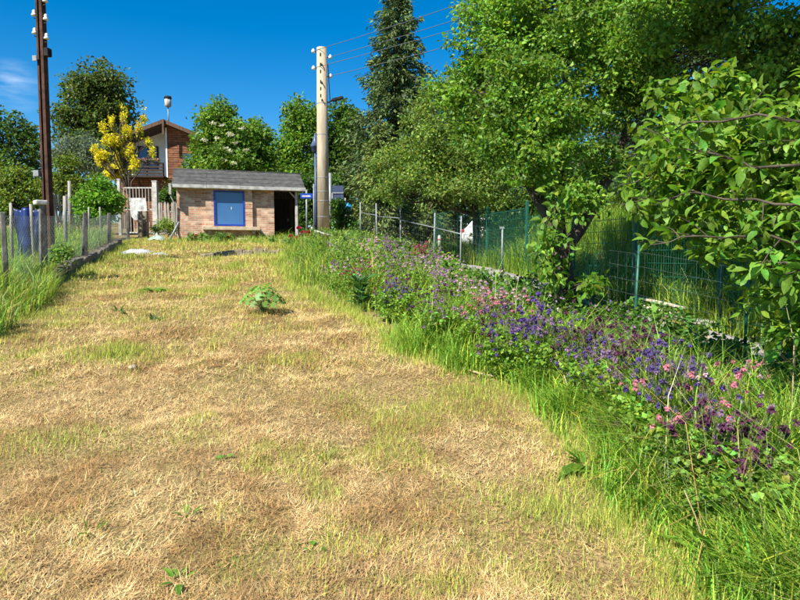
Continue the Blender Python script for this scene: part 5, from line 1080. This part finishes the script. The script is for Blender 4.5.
for k in range(54):
    a = k * 2.4; r_ = 0.31 * math.sqrt((k + 1) / 54); q = np.array([math.cos(a) * r_, math.sin(a) * r_ * 0.9, 0.32 * (1 - 0.75 * (r_ / 0.31) ** 2) + 0.05 + rng.normal() * 0.02]); mb.tube([(0, 0, 0), q * [0.4, 0.4, 0.7], q], [0.004, 0.003, 0.002], 3, False)
    m_ = 9; aa = np.linspace(-2.7, 2.7, m_); rad = 0.052 * (0.8 + 0.35 * rng.random()) * (1 + 0.13 * np.cos(aa * 5)); nrm = unit(np.array([math.cos(a) * 0.9 * r_ / 0.31, math.sin(a) * 0.9 * r_ / 0.31, 0.8]) + rng.normal(size=3) * 0.15); u_ = unit(np.cross(nrm, [0.3, 0.2, 1.0])); v_ = np.cross(nrm, u_)
    V = np.concatenate([[q], q + np.outer(np.cos(aa) * rad, u_) + np.outer(np.sin(aa) * rad, v_) + np.outer(0.012 * np.cos(aa * 5 + 1), nrm)]); F = np.array([[0, i, i + 1] for i in range(1, m_)])
    np_obj('leaf', V, F, 'leaf', hol, tints(1, (0.17, 0.33, 0.07), 0.16, 0.1).repeat(len(V), 0), smooth=True)
tag(mb.build('stems', 'stem', hol), kind='stuff')
rosette('dock_plant', 155, 292, 16, 0.19, 0.075, (0.19, 0.30, 0.07), 'flat pale dock plant with long leaves near the stone edging', 'plant', 0.55)
rosette('dock_plant', 118, 313, 9, 0.10, 0.035, (0.10, 0.17, 0.05), 'small dark upright weed on the lawn beyond the green strip of grass', 'plant', 1.3)
rosette('dock_plant', 153, 322, 7, 0.11, 0.035, (0.09, 0.16, 0.045), 'dark pointed weed tuft on the lawn beside the small dark weed', 'plant', 1.4)
rosette('dock_plant', 226, 462, 7, 0.04, 0.03, (0.11, 0.26, 0.03), 'bright green seedling beside a dark hollow in the straw', 'plant', 0.5)
rosette('dock_plant', 186, 520, 8, 0.075, 0.014, (0.12, 0.24, 0.03), 'slim green dandelion sprout in the dry grass', 'plant', 1.2)
rosette('dock_plant', 90, 535, 6, 0.08, 0.014, (0.10, 0.20, 0.03), 'narrow green sprout among brown straw', 'plant', 1.3)
rosette('dock_plant', 180, 585, 8, 0.06, 0.02, (0.14, 0.27, 0.03), 'tiny green sprout at the near edge of the lawn', 'plant', 0.8)
rosette('dock_plant', 315, 552, 4, 0.025, 0.02, (0.10, 0.28, 0.03), 'single tiny round green leaf in the straw', 'plant', 0.4)
rosette('dock_plant', 326, 462, 16, 0.07, 0.010, (0.20, 0.27, 0.06), 'thin grass-like tuft alone in the middle of the lawn', 'plant', 1.3)
rosette('dock_plant', 655, 515, 16, 0.16, 0.026, (0.12, 0.25, 0.03), 'long-leaved dandelion plant at the rim of the flower bed', 'plant', 1.25)
rosette('dock_plant', 586, 468, 14, 0.16, 0.05, (0.13, 0.26, 0.03), 'leafy weed with broad leaves before the tall bed grass', 'plant', 1.0)
rosette('dock_plant', 722, 572, 14, 0.22, 0.032, (0.14, 0.27, 0.03), 'tall upright dock with bright ragged leaves at the bed corner', 'plant', 1.45)
rosette('leafy_shrub', 360, 312, 60, 0.16, 0.09, (0.075, 0.16, 0.055), 'bushy dark-leaved perennial at the bed edge beyond the lawn curve', 'shrub', 1.4, 0.45)
rosette('leafy_shrub', 430, 345, 50, 0.12, 0.07, (0.10, 0.19, 0.06), 'low leafy perennial mound at the lawn curve', 'shrub', 1.3, 0.3)
rosette('leafy_shrub', 500, 372, 50, 0.10, 0.06, (0.09, 0.19, 0.055), 'fresh green perennial mound below the violet columbines', 'shrub', 1.3, 0.3)
rosette('bright_shrub', 448, 300, 70, 0.14, 0.09, (0.12, 0.25, 0.035), 'bright green leafy perennial below the rose columbines', 'shrub', 1.3, 0.6)
rosette('bright_shrub', 765, 430, 26, 0.09, 0.075, (0.22, 0.30, 0.03), 'yellow-green leafy plant in the shade at the bed border', 'shrub', 0.9, 0.42)

# ------------------------------------------------------------------ odds and ends
def crumple(name, px, py, w, dpt, h, mt, lab, seed):
    p = groundpix(px, py); n_ = 20; U, Vv = np.meshgrid(np.linspace(-1, 1, n_), np.linspace(-1, 1, n_)); r_ = np.sqrt(U ** 2 + Vv ** 2); zz = h * np.clip(1 - r_ ** 2 * 0.8, 0, 1) * (0.25 + 1.3 * fbm(U * 2.2 + 9, Vv * 2.2, seed)) + 0.01
    XX = p[0] + U * w / 2 * (0.8 + 0.4 * fbm(Vv * 2, U * 0 + seed, seed)); YY = p[1] + Vv * dpt / 2 * (0.8 + 0.4 * fbm(U * 2, Vv * 0, seed + 1)); iq = np.arange(n_ - 1)[None] + np.arange(n_ - 1)[:, None] * n_
    o = np_obj(name, np.stack([XX, YY, gz(XX, YY) + zz], -1).reshape(-1, 3), np.stack([iq, iq + 1, iq + 1 + n_, iq + n_], -1).reshape(-1, 4), mt); return tag(o, lab, 'sheet')
crumple('plastic_sheet', 138, 254, 0.8, 0.9, 0.15, 'plastic_sheet', 'crumpled whitish plastic sheet lying on the lawn by the fence end', 3)
crumple('plastic_sheet', 161, 255, 0.4, 0.5, 0.06, 'green_sheet', 'flat pale green plastic scrap on the lawn right of the white sheet', 5)
crumple('plastic_sheet', 157, 240, 0.6, 0.5, 0.2, 'green_sheet', 'crumpled pale green sheet beside the left corner of the shed', 6)
def plank(px0, py0, px1, py1, d0, d1, w, t_, mt, lab, name='plank', cat='plank', lift=0.05):
    A = P(px0, py0, d0); B = P(px1, py1, d1); A[2] = gz(A[0], A[1]) + lift; B[2] = gz(B[0], B[1]) + lift; L = float(np.linalg.norm(B - A)); o = MB().box((0, -w / 2, -t_ / 2), (L, w / 2, t_ / 2)).build(name, mt, None, min(w, t_) * 0.15)
    d = Vector(B - A).normalized(); o.matrix_world = Matrix.Translation(Vector(A)) @ d.to_track_quat('X', 'Z').to_matrix().to_4x4(); return tag(o, lab, cat)
def gp(px, py, lift=0.0): p = groundpix(px, py); return px, py, p[1]
for k, (a, b_, lab) in enumerate([((634, 313), (684, 326), 'long weathered plank lying along the path edge, uppermost'), ((634, 317), (676, 328), 'second weathered plank lying along the path edge'), ((655, 320), (700, 335), 'short dark plank lying along the path edge')]):
    A = groundpix(*a); B = groundpix(*b_); plank(a[0], a[1], b_[0], b_[1], A[1], B[1], 0.07 + 0.02 * k, 0.035, 'pale_wood' if k < 2 else 'grey_wood', lab, lift=0.14 + 0.06 * (2 - k))
p = groundpix(716, 328); o = MB().box((-0.28, -0.16, 0), (0.28, 0.16, 0.10)).build('stone_slab', 'pale_concrete', None, 0.025); o.location = (p[0], p[1], gz(p[0], p[1]) + 0.02); o.rotation_euler = (0.06, 0.05, 0.5); tag(o, 'pale grey stone slab lying beside the path', 'stone')
for px, py, s, lab in ((133, 369, 0.09, 'small grey stone on the lawn beside the green strip of grass'), (706, 340, 0.13, 'rounded pale stone beside the grey stone slab'), (756, 340, 0.12, 'rounded pale stone at the foot of the fence post in the shade')):
    import bmesh
    bm = bmesh.new(); bmesh.ops.create_icosphere(bm, subdivisions=2, radius=s / 2)
    for v in bm.verts: v.co *= 1 + 0.25 * (float(fbm(v.co.x * 20 + 5, v.co.y * 20 + v.co.z * 13, 4)) - 0.5); v.co.z *= 0.6
    me = bpy.data.meshes.new('stone'); bm.to_mesh(me); bm.free(); me.materials.append(MATS['rubble']); o = link(bpy.data.objects.new('stone', me)); p = groundpix(px, py); o.location = (p[0], p[1], gz(p[0], p[1]) + s * 0.18); tag(o, lab, 'stone')
def twig_(pts, r, mt, lab, name, cat):
    o = MB().tube(pts, np.linspace(r, r * 0.5, len(pts)), 6).build(name, mt); return tag(o, lab, cat)
q = [groundpix(*a) + [0, 0, 0.03] for a in ((462, 371), (480, 377), (498, 380), (515, 386))]; twig_(q, 0.012, 'dead_stem', 'dry pale twig lying along the lawn curve', 'twig', 'twig')
q = [groundpix(*a) + [0, 0, 0.03] for a in ((555, 400), (565, 410), (573, 420))]; q[0][2] += 0.35; q[1][2] += 0.2; twig_(q, 0.006, 'dead_stem', 'dry bent stalk leaning at the bed edge', 'dry_stalk', 'stalk')
b_ = G(P(690, 470, 3.6)[0], 3.6); twig_([b_, P(684, 440, 3.6), P(690, 410, 3.6), P(686, 385, 3.6), P(689, 365, 3.6)], 0.007, 'dead_stem', 'tall dry pale stalk standing among the pink columbines', 'dry_stalk', 'stalk')
b_ = G(P(714, 585, 2.5)[0], 2.5); twig_([b_, P(704, 545, 2.5), P(695, 515, 2.5), P(684, 490, 2.5)], 0.0045, 'dead_stem', 'long dry stalk leaning over the dock at the bed corner', 'dry_stalk', 'stalk')
b_ = G(P(735, 590, 2.5)[0], 2.5); twig_([b_, P(752, 560, 2.5), P(757, 545, 2.5), P(742, 545, 2.5)], 0.0045, 'dead_stem', 'bent dry stalk hooked over at the bed corner', 'dry_stalk', 'stalk')
b_ = G(P(700, 470, 3.5)[0], 3.5); twig_([b_, P(705, 445, 3.5), P(697, 420, 3.5), P(692, 402, 3.5)], 0.006, 'dead_stem', 'thick dry stalk beside the tall pale stalk', 'dry_stalk', 'stalk')
A = P(315, 231, 19.8); B = P(337, 237.5, 19.3); Cc = G(B[0], B[1]); o = MB().tube([A, B], 0.035, 8).build('rail_pipe', 'old_white'); tag(o, 'whitish bent pipe rail leaning before the concrete pole', 'pipe')
o = MB().tube([B + [0, 0, -0.04], [B[0], B[1], Cc[2] - 0.1]], 0.04, 8).build('rail_post', 'old_white'); tag(o, 'short whitish post holding the bent pipe rail', 'post')
